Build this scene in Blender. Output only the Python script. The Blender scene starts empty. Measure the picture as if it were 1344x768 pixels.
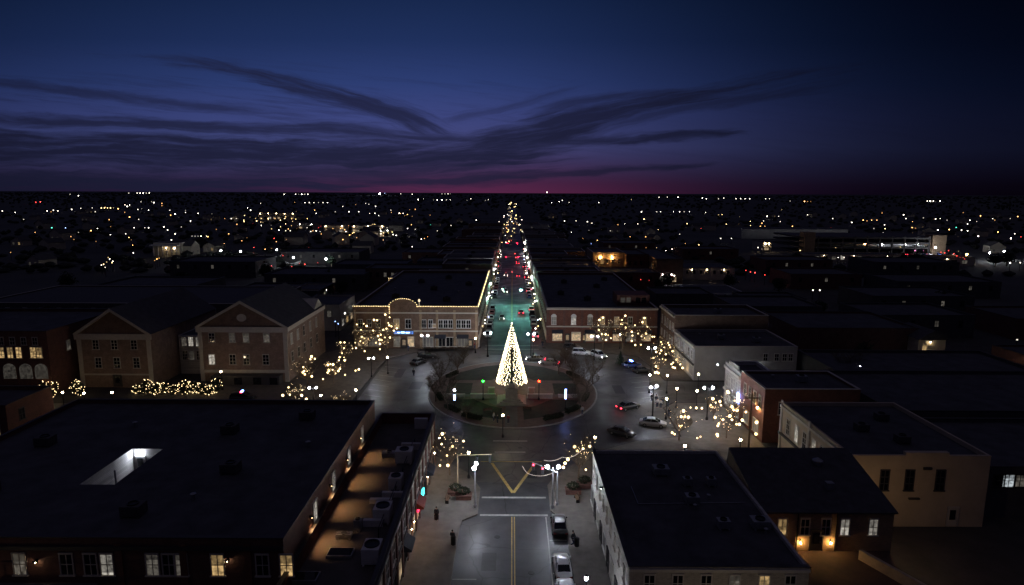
import bpy, math, random
from mathutils import Vector, Matrix
R = math.radians
rnd = random.Random(7)
SC = bpy.context.scene
COL = SC.collection

# ------------------------------------------------------------------ camera
CAM_H, PITCH, ROLL, FPX = 40.0, R(9.1), R(0.25), 820.0
cam = bpy.data.cameras.new('camera')
cam.sensor_width = 36.0
cam.lens = 36.0 * FPX / 1344.0
cam.clip_start, cam.clip_end = 0.5, 120000.0
camo = bpy.data.objects.new('camera', cam)
COL.objects.link(camo)
camo.location = (0, 0, CAM_H)
camo.rotation_mode = 'XYZ'
camo.matrix_world = Matrix.Translation((0, 0, CAM_H)) @ Matrix.Rotation(R(90) - PITCH, 4, 'X') @ Matrix.Rotation(ROLL, 4, 'Z')
SC.camera = camo

# ------------------------------------------------------------------ colour management, sampling
SC.view_settings.view_transform = 'Standard'
SC.view_settings.look = 'None'
SC.view_settings.exposure = 0.0
SC.view_settings.gamma = 1.0
SC.render.engine = 'CYCLES'
cy = SC.cycles
cy.use_denoising = True
cy.sample_clamp_indirect = 3.0
cy.max_bounces = 5
cy.diffuse_bounces = 3
cy.glossy_bounces = 2
cy.transparent_max_bounces = 6
cy.use_light_tree = True
cy.caustics_reflective = False
cy.caustics_refractive = False

# ------------------------------------------------------------------ measuring the photograph (1344 x 768)
_c, _s, _cr, _sr = math.cos(PITCH), math.sin(PITCH), math.cos(ROLL), math.sin(ROLL)
def ray(px, py):
    a, b = (px - 672) / FPX, (384 - py) / FPX
    x, y = a * _cr - b * _sr, a * _sr + b * _cr
    return (x, _c + y * _s, -_s + y * _c)
def gnd(px, py, z=0.0):
    d = ray(px, py)
    t = (z - CAM_H) / d[2]
    return d[0] * t, d[1] * t
def at(px, py, Y):
    d = ray(px, py)
    t = Y / d[1]
    return d[0] * t, Y, CAM_H + d[2] * t

# ------------------------------------------------------------------ dusk sky
def make_world():
    w = bpy.data.worlds.new('World')
    SC.world = w
    w.use_nodes = True
    nt = w.node_tree
    N, L = nt.nodes, nt.links
    N.clear()
    def node(t, **k):
        n = N.new(t)
        for a, v in k.items():
            setattr(n, a, v)
        return n
    def m(op, a, b=None, c=None, clamp=False):
        n = node('ShaderNodeMath', operation=op, use_clamp=clamp)
        for i, v in enumerate((a, b, c)):
            if v is None:
                continue
            if isinstance(v, (int, float)):
                n.inputs[i].default_value = v
            else:
                L.new(v, n.inputs[i])
        return n.outputs[0]
    def smooth(v, a, b):
        n = node('ShaderNodeMapRange', interpolation_type='SMOOTHSTEP')
        L.new(v, n.inputs[0])
        n.inputs[1].default_value, n.inputs[2].default_value = a, b
        return n.outputs[0]
    def mix(f, a, b):
        n = node('ShaderNodeMix', data_type='RGBA')
        for sock, v in ((n.inputs[0], f), (n.inputs[6], a), (n.inputs[7], b)):
            if isinstance(v, (int, float)):
                sock.default_value = v
            elif isinstance(v, tuple):
                sock.default_value = (*v, 1)
            else:
                L.new(v, sock)
        return n.outputs[2]
    tc = node('ShaderNodeTexCoord')
    sep = node('ShaderNodeSeparateXYZ')
    L.new(tc.outputs['Generated'], sep.inputs[0])
    x, y, z = sep.outputs
    ya = m('ADD', m('ABSOLUTE', y), 0.02)
    U, V = m('DIVIDE', x, ya), m('DIVIDE', z, ya)          # bearing and height over the northern horizon
    # soft warp so that the streaks wander
    def noise(sx, sy, scale, detail=4.0, rough=0.55, rot=0.0, off=0.0):
        cb = node('ShaderNodeCombineXYZ')
        c0, s0 = math.cos(rot), math.sin(rot)
        uu = m('ADD', m('MULTIPLY', U, c0), m('MULTIPLY', V, s0))
        vv = m('SUBTRACT', m('MULTIPLY', V, c0), m('MULTIPLY', U, s0))
        L.new(m('MULTIPLY', uu, sx), cb.inputs[0])
        L.new(m('MULTIPLY', vv, sy), cb.inputs[1])
        cb.inputs[2].default_value = off
        n = node('ShaderNodeTexNoise')
        L.new(cb.outputs[0], n.inputs['Vector'])
        n.inputs['Scale'].default_value = scale
        n.inputs['Detail'].default_value = detail
        n.inputs['Roughness'].default_value = rough
        return n.outputs[0]
    warp = m('SUBTRACT', noise(2.2, 7.0, 2.0, 5.0), 0.5)
    wisp = noise(1.5, 26.0, 3.4, 7.0, 0.66, R(-6), 3.1)     # long thin fibres falling to the right
    wisp2 = noise(1.6, 24.0, 3.2, 7.0, 0.66, R(12), 8.4)    # fibres climbing to the right
    Vw = m('ADD', V, m('MULTIPLY', warp, 0.035))
    # clear-air colour: blue overhead, violet then rose low down, brightest over the set sun
    ramp = node('ShaderNodeValToRGB')
    L.new(m('MULTIPLY', V, 2.6, clamp=True), ramp.inputs[0])
    el = ramp.color_ramp.elements
    stops = [(0.0, (0.024, 0.012, 0.044)), (0.035, (0.030, 0.018, 0.058)), (0.09, (0.041, 0.037, 0.112)), (0.18, (0.055, 0.067, 0.205)),
             (0.30, (0.044, 0.061, 0.208)), (0.42, (0.026, 0.047, 0.168)), (0.58, (0.0135, 0.029, 0.105)), (0.78, (0.0075, 0.0185, 0.065)), (1.0, (0.0045, 0.011, 0.038))]
    while len(el) < len(stops):
        el.new(0.5)
    for e, (p, c) in zip(el, stops):
        e.position, e.color = p, (*c, 1)
    # fall-off away from the glow, stronger to the east
    du = m('ADD', U, 0.16)
    fall_w = m('POWER', 2.718, m('MULTIPLY', m('POWER', m('DIVIDE', du, 0.82), 2.0), -1.0))
    fall_e = m('POWER', 2.718, m('MULTIPLY', m('POWER', m('DIVIDE', m('MAXIMUM', du, 0.0), 0.56), 2.0), -1.0))
    fall = m('MULTIPLY', fall_w, fall_e)
    fall = m('MULTIPLY_ADD', fall, 0.94, 0.06)
    south = smooth(y, -0.5, 0.25)
    fall = m('MULTIPLY', fall, m('MULTIPLY_ADD', south, 0.8, 0.2))
    # the rose band lies low and only near the place where the sun went down
    rose_u = m('POWER', 2.718, m('MULTIPLY', m('POWER', m('DIVIDE', m('SUBTRACT', U, 0.0), 0.30), 2.0), -1.0))
    rose_v = m('POWER', 2.718, m('MULTIPLY', m('MAXIMUM', V, 0.0), -32.0))
    sky = mix(m('MULTIPLY', m('MULTIPLY', rose_u, rose_v), 0.95, clamp=True), ramp.outputs[0], (0.105, 0.021, 0.068))
    vm = node('ShaderNodeVectorMath', operation='SCALE')
    L.new(sky, vm.inputs[0])
    L.new(fall, vm.inputs['Scale'])
    sky = vm.outputs[0]
    # cloud streaks: a parabola through three measured points each, with a half width and an extent
    def uv(px, py):
        d = ray(px, py)
        return d[0] / d[1], d[2] / d[1]
    streaks = [  # three points, half width px (start,end), extent px (x0, fade-in, fade-out, x1), strength, fibres
        ((150, 78), (440, 126), (600, 184), 4, 15, (20, 470, 540, 640), 0.92, 0),
        ((330, 112), (450, 132), (545, 160), 4, 12, (280, 430, 530, 570), 0.9, 0),
        ((0, 112), (230, 134), (470, 166), 5, 6, (-300, -50, 250, 560), 0.7, 0),
        ((0, 157), (260, 166), (640, 186), 8, 8, (-400, -100, 560, 720), 0.88, 0),
        ((0, 196), (260, 202), (560, 200), 22, 17, (-500, -200, 500, 680), 1.0, 0),
        ((0, 178), (200, 186), (420, 192), 8, 7, (-500, -200, 330, 480), 1.0, 0),
        ((380, 208), (560, 208), (730, 196), 15, 19, (300, 480, 660, 820), 1.0, 1),
        ((420, 232), (600, 236), (760, 228), 6, 8, (380, 520, 680, 800), .9, 1),
        ((0, 242), (250, 240), (500, 244), 17, 9, (-500, -200, 400, 600), 1.0, 0),
        ((600, 194), (730, 168), (880, 136), 13, 9, (560, 670, 820, 980), 0.97, 1),
        ((600, 197), (690, 183), (800, 158), 15, 17, (560, 650, 730, 880), 1.0, 1),
        ((690, 152), (800, 131), (960, 118), 5, 5, (640, 740, 800, 990), .7, 1),
        ((560, 168), (640, 150), (760, 118), 5, 8, (530, 620, 660, 800), .5, 1),
        ((700, 166), (900, 130), (1160, 82), 15, 8, (640, 720, 760, 1290), 0.95, 1),
        ((700, 190), (900, 146), (1130, 108), 7, 7, (640, 780, 940, 1180), 0.6, 1),
        ((580, 186), (790, 186), (972, 177), 7, 4, (540, 640, 930, 985), 0.9, 1),
        ((560, 240), (740, 229), (940, 216), 7, 3, (520, 660, 880, 960), 0.8, 1),
        ((240, 222), (450, 226), (640, 218), 7, 9, (180, 360, 600, 720), 0.8, 0),
    ]
    dens, streak_no = None, 0
    for p0, p1, p2, w0, w1, ext, amp, fib in streaks:
        (u0, v0), (u1, v1), (u2, v2) = uv(*p0), uv(*p1), uv(*p2)
        # Lagrange parabola a u^2 + b u + c
        d0, d1, d2 = (u0 - u1) * (u0 - u2), (u1 - u0) * (u1 - u2), (u2 - u0) * (u2 - u1)
        a = v0 / d0 + v1 / d1 + v2 / d2
        b = -(v0 * (u1 + u2) / d0 + v1 * (u0 + u2) / d1 + v2 * (u0 + u1) / d2)
        c = v0 * u1 * u2 / d0 + v1 * u0 * u2 / d1 + v2 * u0 * u1 / d2
        cen = m('ADD', m('MULTIPLY', m('MULTIPLY_ADD', U, a, b), U), c)
        mr = node('ShaderNodeMapRange')
        L.new(U, mr.inputs[0])
        for i, v in enumerate((u0, u2, w0 / FPX, w1 / FPX)):
            mr.inputs[i + 1].default_value = v
        q = m('DIVIDE', m('SUBTRACT', Vw, cen), m('MAXIMUM', mr.outputs[0], 0.003))
        g = m('POWER', 2.718, m('MULTIPLY', m('MULTIPLY', q, q), -0.65))
        e0, e1, e2, e3 = [(e - 672) / FPX for e in ext]
        g = m('MULTIPLY', g, m('MULTIPLY', smooth(U, e0, e1), m('SUBTRACT', 1.0, smooth(U, e2, e3))))
        cbn = node('ShaderNodeCombineXYZ')
        L.new(m('MULTIPLY', U, 6.5), cbn.inputs[0])
        L.new(m('MULTIPLY', m('SUBTRACT', Vw, cen), 95.0), cbn.inputs[1])
        cbn.inputs[2].default_value = 1.7 * streak_no
        nn = node('ShaderNodeTexNoise')
        L.new(cbn.outputs[0], nn.inputs['Vector'])
        nn.inputs['Scale'].default_value, nn.inputs['Detail'].default_value, nn.inputs['Roughness'].default_value = 1.5, 6.0, 0.6
        nn.inputs['Distortion'].default_value = 0.35
        f = m('ADD', m('MULTIPLY', nn.outputs[0], 0.75), m('MULTIPLY', wisp2 if fib else wisp, 0.25))
        g = m('MULTIPLY', m('POWER', smooth(m('ADD', m('MULTIPLY', m('SUBTRACT', f, 0.5), 1.7), m('MULTIPLY', g, 0.78)), 0.10, 0.88), 0.85), m('MULTIPLY', amp, smooth(g, 0.0, 0.35)))
        streak_no += 1
        dens = g if dens is None else m('MAXIMUM', dens, g)
    # a faint overall veil of fibres in the lower sky
    veil = m('MULTIPLY', smooth(wisp, 0.48, 0.74), m('SUBTRACT', 1.0, smooth(V, 0.10, 0.24)))
    veil = m('MULTIPLY', veil, m('MULTIPLY_ADD', m('SUBTRACT', 1.0, smooth(U, -0.25, 0.25)), 0.45, 0.12))
    dens = m('MAXIMUM', dens, veil)
    dens = m('MULTIPLY', dens, south)
    cl = node('ShaderNodeVectorMath', operation='SCALE')
    cb = node('ShaderNodeCombineXYZ')
    for i, v in enumerate((0.0130, 0.0142, 0.0405)):
        cb.inputs[i].default_value = v
    L.new(cb.outputs[0], cl.inputs[0])
    L.new(m('MULTIPLY_ADD', fall, 0.85, 0.15), cl.inputs['Scale'])
    out = mix(m('MULTIPLY', dens, 0.94), sky, cl.outputs[0])
    # below the horizon: dark
    down = smooth(z, -0.02, 0.0)
    out = mix(down, (0.002, 0.002, 0.006), out)
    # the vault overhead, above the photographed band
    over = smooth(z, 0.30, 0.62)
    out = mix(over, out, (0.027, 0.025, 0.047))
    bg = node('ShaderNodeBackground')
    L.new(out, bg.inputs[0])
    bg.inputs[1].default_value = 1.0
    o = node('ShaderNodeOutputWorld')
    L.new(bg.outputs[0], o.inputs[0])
make_world()

# ------------------------------------------------------------------ materials
MATS = {}
def mat(name, col, rough=0.8, vary=0.25, scale=3.0, metal=0.0, kind='noise', emis=None, estr=0.0, col2=None, spec=0.5, bump=0.0, sample='AUTO'):
    if name in MATS:
        return MATS[name]
    m = bpy.data.materials.new(name)
    m.use_nodes = True
    nt = m.node_tree
    N, L = nt.nodes, nt.links
    p = N['Principled BSDF']
    p.inputs['Base Color'].default_value = (*col, 1)
    p.inputs['Roughness'].default_value = rough
    p.inputs['Metallic'].default_value = metal
    p.inputs['Specular IOR Level'].default_value = spec
    c2 = col2 or tuple(v * (1 - vary) for v in col)
    c1 = tuple(min(1, v * (1 + vary * 0.6)) for v in col)
    tc = N.new('ShaderNodeTexCoord')
    if kind in ('noise', 'brick', 'board', 'asphalt'):
        n = N.new('ShaderNodeTexNoise')
        n.inputs['Scale'].default_value = scale
        n.inputs['Detail'].default_value = 6
        n.inputs['Roughness'].default_value = 0.65
        L.new(tc.outputs['Object'], n.inputs['Vector'])
        mx = N.new('ShaderNodeMix'); mx.data_type = 'RGBA'
        mr = N.new('ShaderNodeMapRange')
        mr.inputs[1].default_value, mr.inputs[2].default_value = 0.3, 0.7
        L.new(n.outputs[0], mr.inputs[0])
        L.new(mr.outputs[0], mx.inputs[0])
        mx.inputs[6].default_value = (*c2, 1)
        mx.inputs[7].default_value = (*c1, 1)
        res = mx.outputs[2]
        if kind in ('brick', 'board'):
            sp = N.new('ShaderNodeSeparateXYZ')
            L.new(tc.outputs['Object'], sp.inputs[0])
            ad = N.new('ShaderNodeMath'); ad.operation = 'ADD'
            L.new(sp.outputs[0], ad.inputs[0]); L.new(sp.outputs[1], ad.inputs[1])
            cb = N.new('ShaderNodeCombineXYZ')
            L.new(ad.outputs[0], cb.inputs[0]); L.new(sp.outputs[2], cb.inputs[1])
            b = N.new('ShaderNodeTexBrick')
            L.new(cb.outputs[0], b.inputs['Vector'])
            b.inputs['Scale'].default_value = 1.0
            b.inputs['Brick Width'].default_value = 0.32 if kind == 'brick' else 6.0
            b.inputs['Row Height'].default_value = 0.11 if kind == 'brick' else 0.18
            b.inputs['Mortar Size'].default_value = 0.012
            b.inputs['Color1'].default_value = (0.75, 0.75, 0.75, 1)
            b.inputs['Color2'].default_value = (1.1, 1.1, 1.1, 1)
            b.inputs['Mortar'].default_value = (1.25, 1.2, 1.15, 1) if kind == 'brick' else (0.5, 0.5, 0.5, 1)
            mu = N.new('ShaderNodeMix'); mu.data_type = 'RGBA'; mu.blend_type = 'MULTIPLY'
            mu.inputs[0].default_value = 1.0
            L.new(res, mu.inputs[6]); L.new(b.outputs['Color'], mu.inputs[7])
            res = mu.outputs[2]
        if kind == 'asphalt':
            f = N.new('ShaderNodeTexNoise'); f.inputs['Scale'].default_value = 0.16; f.inputs['Detail'].default_value = 5
            L.new(tc.outputs['Object'], f.inputs['Vector'])
            r2 = N.new('ShaderNodeMapRange')
            r2.inputs[1].default_value, r2.inputs[2].default_value = 0.35, 0.65
            r2.inputs[3].default_value, r2.inputs[4].default_value = rough - 0.14, rough + 0.16
            L.new(f.outputs[0], r2.inputs[0]); L.new(r2.outputs[0], p.inputs['Roughness'])
            # tarred cracks and patches
            vo = N.new('ShaderNodeTexVoronoi'); vo.feature = 'DISTANCE_TO_EDGE'; vo.inputs['Scale'].default_value = 0.13
            wv = N.new('ShaderNodeVectorMath'); wv.operation = 'ADD'
            nn = N.new('ShaderNodeTexNoise'); nn.inputs['Scale'].default_value = 0.5
            L.new(tc.outputs['Object'], nn.inputs['Vector'])
            L.new(tc.outputs['Object'], wv.inputs[0]); L.new(nn.outputs['Color'], wv.inputs[1])
            L.new(wv.outputs[0], vo.inputs['Vector'])
            lt = N.new('ShaderNodeMath'); lt.operation = 'LESS_THAN'; lt.inputs[1].default_value = 0.008
            L.new(vo.outputs['Distance'], lt.inputs[0])
            mu = N.new('ShaderNodeMix'); mu.data_type = 'RGBA'
            L.new(lt.outputs[0], mu.inputs[0]); L.new(res, mu.inputs[6])
            mu.inputs[7].default_value = (*[v * 0.45 for v in col], 1)
            res = mu.outputs[2]
        L.new(res, p.inputs['Base Color'])
        if bump:
            bp = N.new('ShaderNodeBump'); bp.inputs['Strength'].default_value = bump
            L.new(n.outputs[0], bp.inputs['Height']); L.new(bp.outputs[0], p.inputs['Normal'])
    if emis:
        if kind == 'window':                      # a lit room behind the pane: uneven, blinds lowered here and there
            oi = N.new('ShaderNodeObjectInfo')
            va = N.new('ShaderNodeVectorMath'); va.operation = 'MULTIPLY_ADD'
            cbv = N.new('ShaderNodeCombineXYZ')
            for k_ in range(3):
                L.new(oi.outputs['Random'], cbv.inputs[k_])
            L.new(cbv.outputs[0], va.inputs[0]); va.inputs[1].default_value = (37, 53, 71); L.new(tc.outputs['Object'], va.inputs[2])
            n = N.new('ShaderNodeTexNoise'); n.inputs['Scale'].default_value = 2.4; n.inputs['Detail'].default_value = 3
            L.new(va.outputs[0], n.inputs['Vector'])
            mr = N.new('ShaderNodeMapRange')
            mr.inputs[1].default_value, mr.inputs[2].default_value = 0.32, 0.68
            mr.inputs[3].default_value, mr.inputs[4].default_value = estr * 0.2, estr * 1.5
            L.new(n.outputs[0], mr.inputs[0])
            sz = N.new('ShaderNodeSeparateXYZ'); L.new(tc.outputs['Object'], sz.inputs[0])
            th = N.new('ShaderNodeMath'); th.operation = 'MULTIPLY_ADD'; L.new(oi.outputs['Random'], th.inputs[0]); th.inputs[1].default_value = 2.6; th.inputs[2].default_value = -0.9
            gt = N.new('ShaderNodeMath'); gt.operation = 'LESS_THAN'; L.new(sz.outputs[2], gt.inputs[0]); L.new(th.outputs[0], gt.inputs[1])
            bl = N.new('ShaderNodeMath'); bl.operation = 'MULTIPLY_ADD'; L.new(gt.outputs[0], bl.inputs[0]); bl.inputs[1].default_value = 0.6; bl.inputs[2].default_value = 0.4
            pr_ = N.new('ShaderNodeMath'); pr_.operation = 'MULTIPLY'; L.new(mr.outputs[0], pr_.inputs[0]); L.new(bl.outputs[0], pr_.inputs[1])
            L.new(pr_.outputs[0], p.inputs['Emission Strength'])
        else:
            p.inputs['Emission Strength'].default_value = estr
        p.inputs['Emission Color'].default_value = (*emis, 1)
        m.cycles.emission_sampling = sample
    MATS[name] = m
    return m

mat('asphalt', (0.078, 0.072, 0.066), 0.5, 0.35, 0.5, kind='asphalt')
mat('asphalt_street', (0.050, 0.052, 0.056), 0.5, 0.35, 0.6, kind='asphalt')
mat('concrete', (0.175, 0.157, 0.135), 0.8, 0.3, 0.7)
mat('paving_dark', (0.115, 0.095, 0.078), 0.8, 0.35, 0.8)
mat('kerbstone', (0.33, 0.31, 0.28), 0.8, 0.25, 1.2)
mat('brick_paving', (0.17, 0.105, 0.075), 0.75, 0.35, 0.9)
mat('white_paint', (0.42, 0.41, 0.38), 0.6, 0.35, 2.5)
mat('yellow_paint', (0.60, 0.42, 0.13), 0.6, 0.35, 2.5)
mat('earth', (0.07, 0.07, 0.064), 0.95, 0.5, 0.02)
mat('lawn', (0.040, 0.042, 0.020), 0.95, 0.45, 0.8)
mat('roof_dark', (0.075, 0.074, 0.078), 0.85, 0.5, 0.35)
mat('roof_shingle', (0.068, 0.066, 0.068), 0.85, 0.35, 1.0)
mat('roof_grey', (0.10, 0.09, 0.08), 0.85, 0.35, 0.5)
mat('brick_red', (0.17, 0.068, 0.046), 0.85, 0.3, 0.8, kind='brick')
mat('brick_dark', (0.15, 0.07, 0.055), 0.85, 0.3, 0.8, kind='brick')
mat('brick_brown', (0.175, 0.112, 0.078), 0.85, 0.3, 0.8, kind='brick')
mat('brick_hall', (0.27, 0.19, 0.145), 0.85, 0.3, 0.8, kind='brick')
mat('brick_tan', (0.34, 0.24, 0.15), 0.85, 0.25, 0.8, kind='brick')
mat('brick_white', (0.50, 0.48, 0.44), 0.8, 0.12, 2.2, kind='brick')
mat('stucco_beige', (0.52, 0.42, 0.30), 0.9, 0.15, 0.4)
mat('stucco_grey', (0.40, 0.39, 0.37), 0.9, 0.2, 0.4)
mat('wall_cream', (0.55, 0.49, 0.38), 0.85, 0.15, 0.6)
mat('wall_dark', (0.09, 0.085, 0.085), 0.9, 0.3, 0.6)
mat('board_white', (0.60, 0.58, 0.55), 0.7, 0.15, 0.8, kind='board')
mat('trim_cream', (0.55, 0.50, 0.42), 0.7, 0.15, 2.0)
mat('trim_white', (0.66, 0.64, 0.60), 0.6, 0.12, 2.0)
mat('trim_dark', (0.05, 0.045, 0.045), 0.6, 0.2, 2.0)
mat('stone', (0.42, 0.37, 0.29), 0.85, 0.25, 1.4)
mat('bronze', (0.05, 0.048, 0.042), 0.5, 0.3, 3.0, metal=0.6)
mat('metal_black', (0.02, 0.02, 0.022), 0.45, 0.2, 4.0, metal=0.4)
mat('metal_grey', (0.34, 0.35, 0.36), 0.45, 0.25, 2.0, metal=0.5)
mat('metal_cream', (0.38, 0.31, 0.18), 0.5, 0.15, 2.0)
mat('glass_dark', (0.012, 0.013, 0.017), 0.08, 0.1, 1.0)
mat('car_glass', (0.010, 0.011, 0.014), 0.06, 0.1, 1.0)
mat('tyre', (0.012, 0.012, 0.012), 0.9, 0.2, 8.0)
mat('rim', (0.45, 0.45, 0.46), 0.3, 0.1, 5.0, metal=0.9)
mat('bark', (0.16, 0.12, 0.09), 0.95, 0.4, 4.0)
mat('twig', (0.13, 0.10, 0.072), 0.95, 0.4, 4.0)
mat('needles', (0.018, 0.034, 0.016), 0.9, 0.5, 3.0)
mat('shrub', (0.030, 0.038, 0.018), 0.95, 0.5, 2.0)
mat('wood_pole', (0.10, 0.075, 0.05), 0.9, 0.3, 3.0)
mat('bench_wood', (0.13, 0.075, 0.04), 0.8, 0.3, 5.0)
mat('awning_dark', (0.03, 0.032, 0.045), 0.9, 0.2, 2.0)
mat('awning_red', (0.16, 0.03, 0.025), 0.9, 0.2, 2.0)
mat('skin', (0.45, 0.28, 0.20), 0.6, 0.1, 4.0)
mat('hair', (0.03, 0.02, 0.015), 0.7, 0.2, 9.0)
for nm, c in (('coat_dark', (0.03, 0.032, 0.04)), ('coat_red', (0.22, 0.03, 0.03)), ('coat_pale', (0.45, 0.43, 0.40)), ('coat_blue', (0.05, 0.07, 0.14)), ('jeans', (0.04, 0.05, 0.09))):
    mat(nm, c, 0.9, 0.2, 6.0)
for nm, c in (('paint_white', (0.75, 0.75, 0.74)), ('paint_black', (0.015, 0.015, 0.017)), ('paint_silver', (0.42, 0.43, 0.44)), ('paint_red', (0.28, 0.02, 0.02)),
              ('paint_blue', (0.03, 0.05, 0.16)), ('paint_grey', (0.13, 0.13, 0.14))):
    mat(nm, c, 0.28, 0.04, 1.0, spec=0.6)
WARM, WHITE, COOL = (1.0, 0.74, 0.40), (1.0, 0.90, 0.76), (0.80, 0.88, 1.0)
mat('lit_warm', (0.3, 0.25, 0.18), 0.3, emis=(1.0, 0.66, 0.28), estr=.5, kind='window')
mat('lit_white', (0.3, 0.3, 0.28), 0.3, emis=(1.0, 0.93, 0.80), estr=.42, kind='window')
mat('lit_dim', (0.15, 0.15, 0.14), 0.3, emis=(1.0, 0.90, 0.75), estr=.085, kind='window')
mat('lit_cool', (0.3, 0.3, 0.3), 0.3, emis=(0.85, 0.95, 1.0), estr=.5, kind='window')
mat('lit_shop', (0.3, 0.25, 0.18), 0.3, emis=(1.0, 0.72, 0.42), estr=.5, kind='window')
mat('bulb_ball', (0.8, 0.8, 0.7), 0.4, kind='plain', emis=(1.0, 0.70, 0.33), estr=5.0)
mat('bulb_small', (0.8, 0.8, 0.7), 0.4, kind='plain', emis=(1.0, 0.72, 0.36), estr=5.0)
mat('bulb_tree', (0.8, 0.8, 0.7), 0.4, kind='plain', emis=(1.0, 0.82, 0.54), estr=10.0)
mat('bulb_string', (0.8, 0.8, 0.7), 0.4, kind='plain', emis=(1.0, 0.72, 0.34), estr=3.2)
mat('globe_cool', (0.9, 0.9, 0.9), 0.3, kind='plain', emis=(0.80, 0.86, 1.0), estr=380.0)
mat('globe_warm', (0.9, 0.85, 0.8), 0.3, kind='plain', emis=(1.0, 0.76, 0.46), estr=75.0)
mat('globe_orange', (0.9, 0.85, 0.8), 0.3, kind='plain', emis=(1.0, 0.55, 0.18), estr=420.0)
mat('deck_lamp', (0.9, 0.85, 0.8), 0.3, kind='plain', emis=(1.0, 0.62, 0.30), estr=12.0)
mat('far_store_lamp', (.9, .9, .9), .3, kind='plain', emis=(.85, .92, 1.0), estr=420.0)
mat('yard_lamp', (0.9, 0.85, 0.8), 0.3, kind='plain', emis=(1.0, 0.66, 0.36), estr=600.0)
mat('globe_green', (0.2, 0.8, 0.4), 0.3, kind='plain', emis=(0.004, 1.0, 0.012), estr=75.0)
mat('globe_red', (0.8, 0.2, 0.1), 0.3, kind='plain', emis=(1.0, 0.012, 0.003), estr=90.0)
mat('lamp_red', (0.6, 0.05, 0.05), 0.3, kind='plain', emis=(1.0, 0.03, 0.06), estr=16.0)
mat('lamp_head', (0.9, 0.9, 0.9), 0.3, kind='plain', emis=(1.0, 0.95, 0.85), estr=60.0)
mat('signal_green', (0.1, 0.6, 0.4), 0.3, kind='plain', emis=(0.24, 1.0, 0.78), estr=4200.0)
mat('signal_red', (0.6, 0.05, 0.05), 0.3, kind='plain', emis=(1.0, 0.004, 0.02), estr=170.0)
mat('neon_blue', (0.1, 0.2, 0.6), 0.3, kind='plain', emis=(0.12, 0.32, 1.0), estr=2.2)
mat('neon_bluewhite', (0.5, 0.6, 0.9), 0.3, kind='plain', emis=(0.45, 0.65, 1.0), estr=4.0)
mat('neon_teal', (.1, .5, .5), .3, kind='plain', emis=(.08, .85, .8), estr=2.5)
mat('neon_red', (.5, .05, .1), .3, kind='plain', emis=(1.0, .03, .10), estr=3.5)
mat('banner_blue', (0.2, 0.25, 0.6), 0.5, kind='plain', emis=(0.25, 0.35, 1.0), estr=12.0)

def emit_far(name, col, s):
    m = mat(name, (0.6, 0.6, 0.6), 0.4, kind='plain', emis=col, estr=s)
    if s < 20:                       # lamps of many strengths: each object its own
        N, L = m.node_tree.nodes, m.node_tree.links
        oi = N.new('ShaderNodeObjectInfo')
        pw = N.new('ShaderNodeMath'); pw.operation = 'POWER'; L.new(oi.outputs['Random'], pw.inputs[0]); pw.inputs[1].default_value = 1.4
        ma = N.new('ShaderNodeMath'); ma.operation = 'MULTIPLY_ADD'; L.new(pw.outputs[0], ma.inputs[0]); ma.inputs[1].default_value = s * 2.0; ma.inputs[2].default_value = s * .10
        L.new(ma.outputs[0], N['Principled BSDF'].inputs['Emission Strength'])
    return m
FAR = {'w': emit_far('far_white', (1.0, 0.90, 0.74), 9.0), 'o': emit_far('far_amber', (1.0, 0.48, 0.15), 6.0), 'y': emit_far('far_yellow', (1.0, 0.70, 0.30), 6.0),
       'r': emit_far('far_red', (1.0, 0.06, 0.05), 6.0), 'b': emit_far('far_blue', (0.30, 0.45, 1.0), 7.0), 'g': emit_far('far_green', (0.1, 0.9, 0.6), 5.0),
       'W': emit_far('far_flood', (0.85, 0.90, 1.0), 420.0), 'V': emit_far('far_flood_weak', (0.80, 0.87, 1.0), 30.0), 'O': emit_far('far_flood_amber', (1.0, 0.52, 0.16), 150.0), 'p': emit_far('far_pink', (1.0, 0.25, 0.55), 6.0)}

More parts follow.
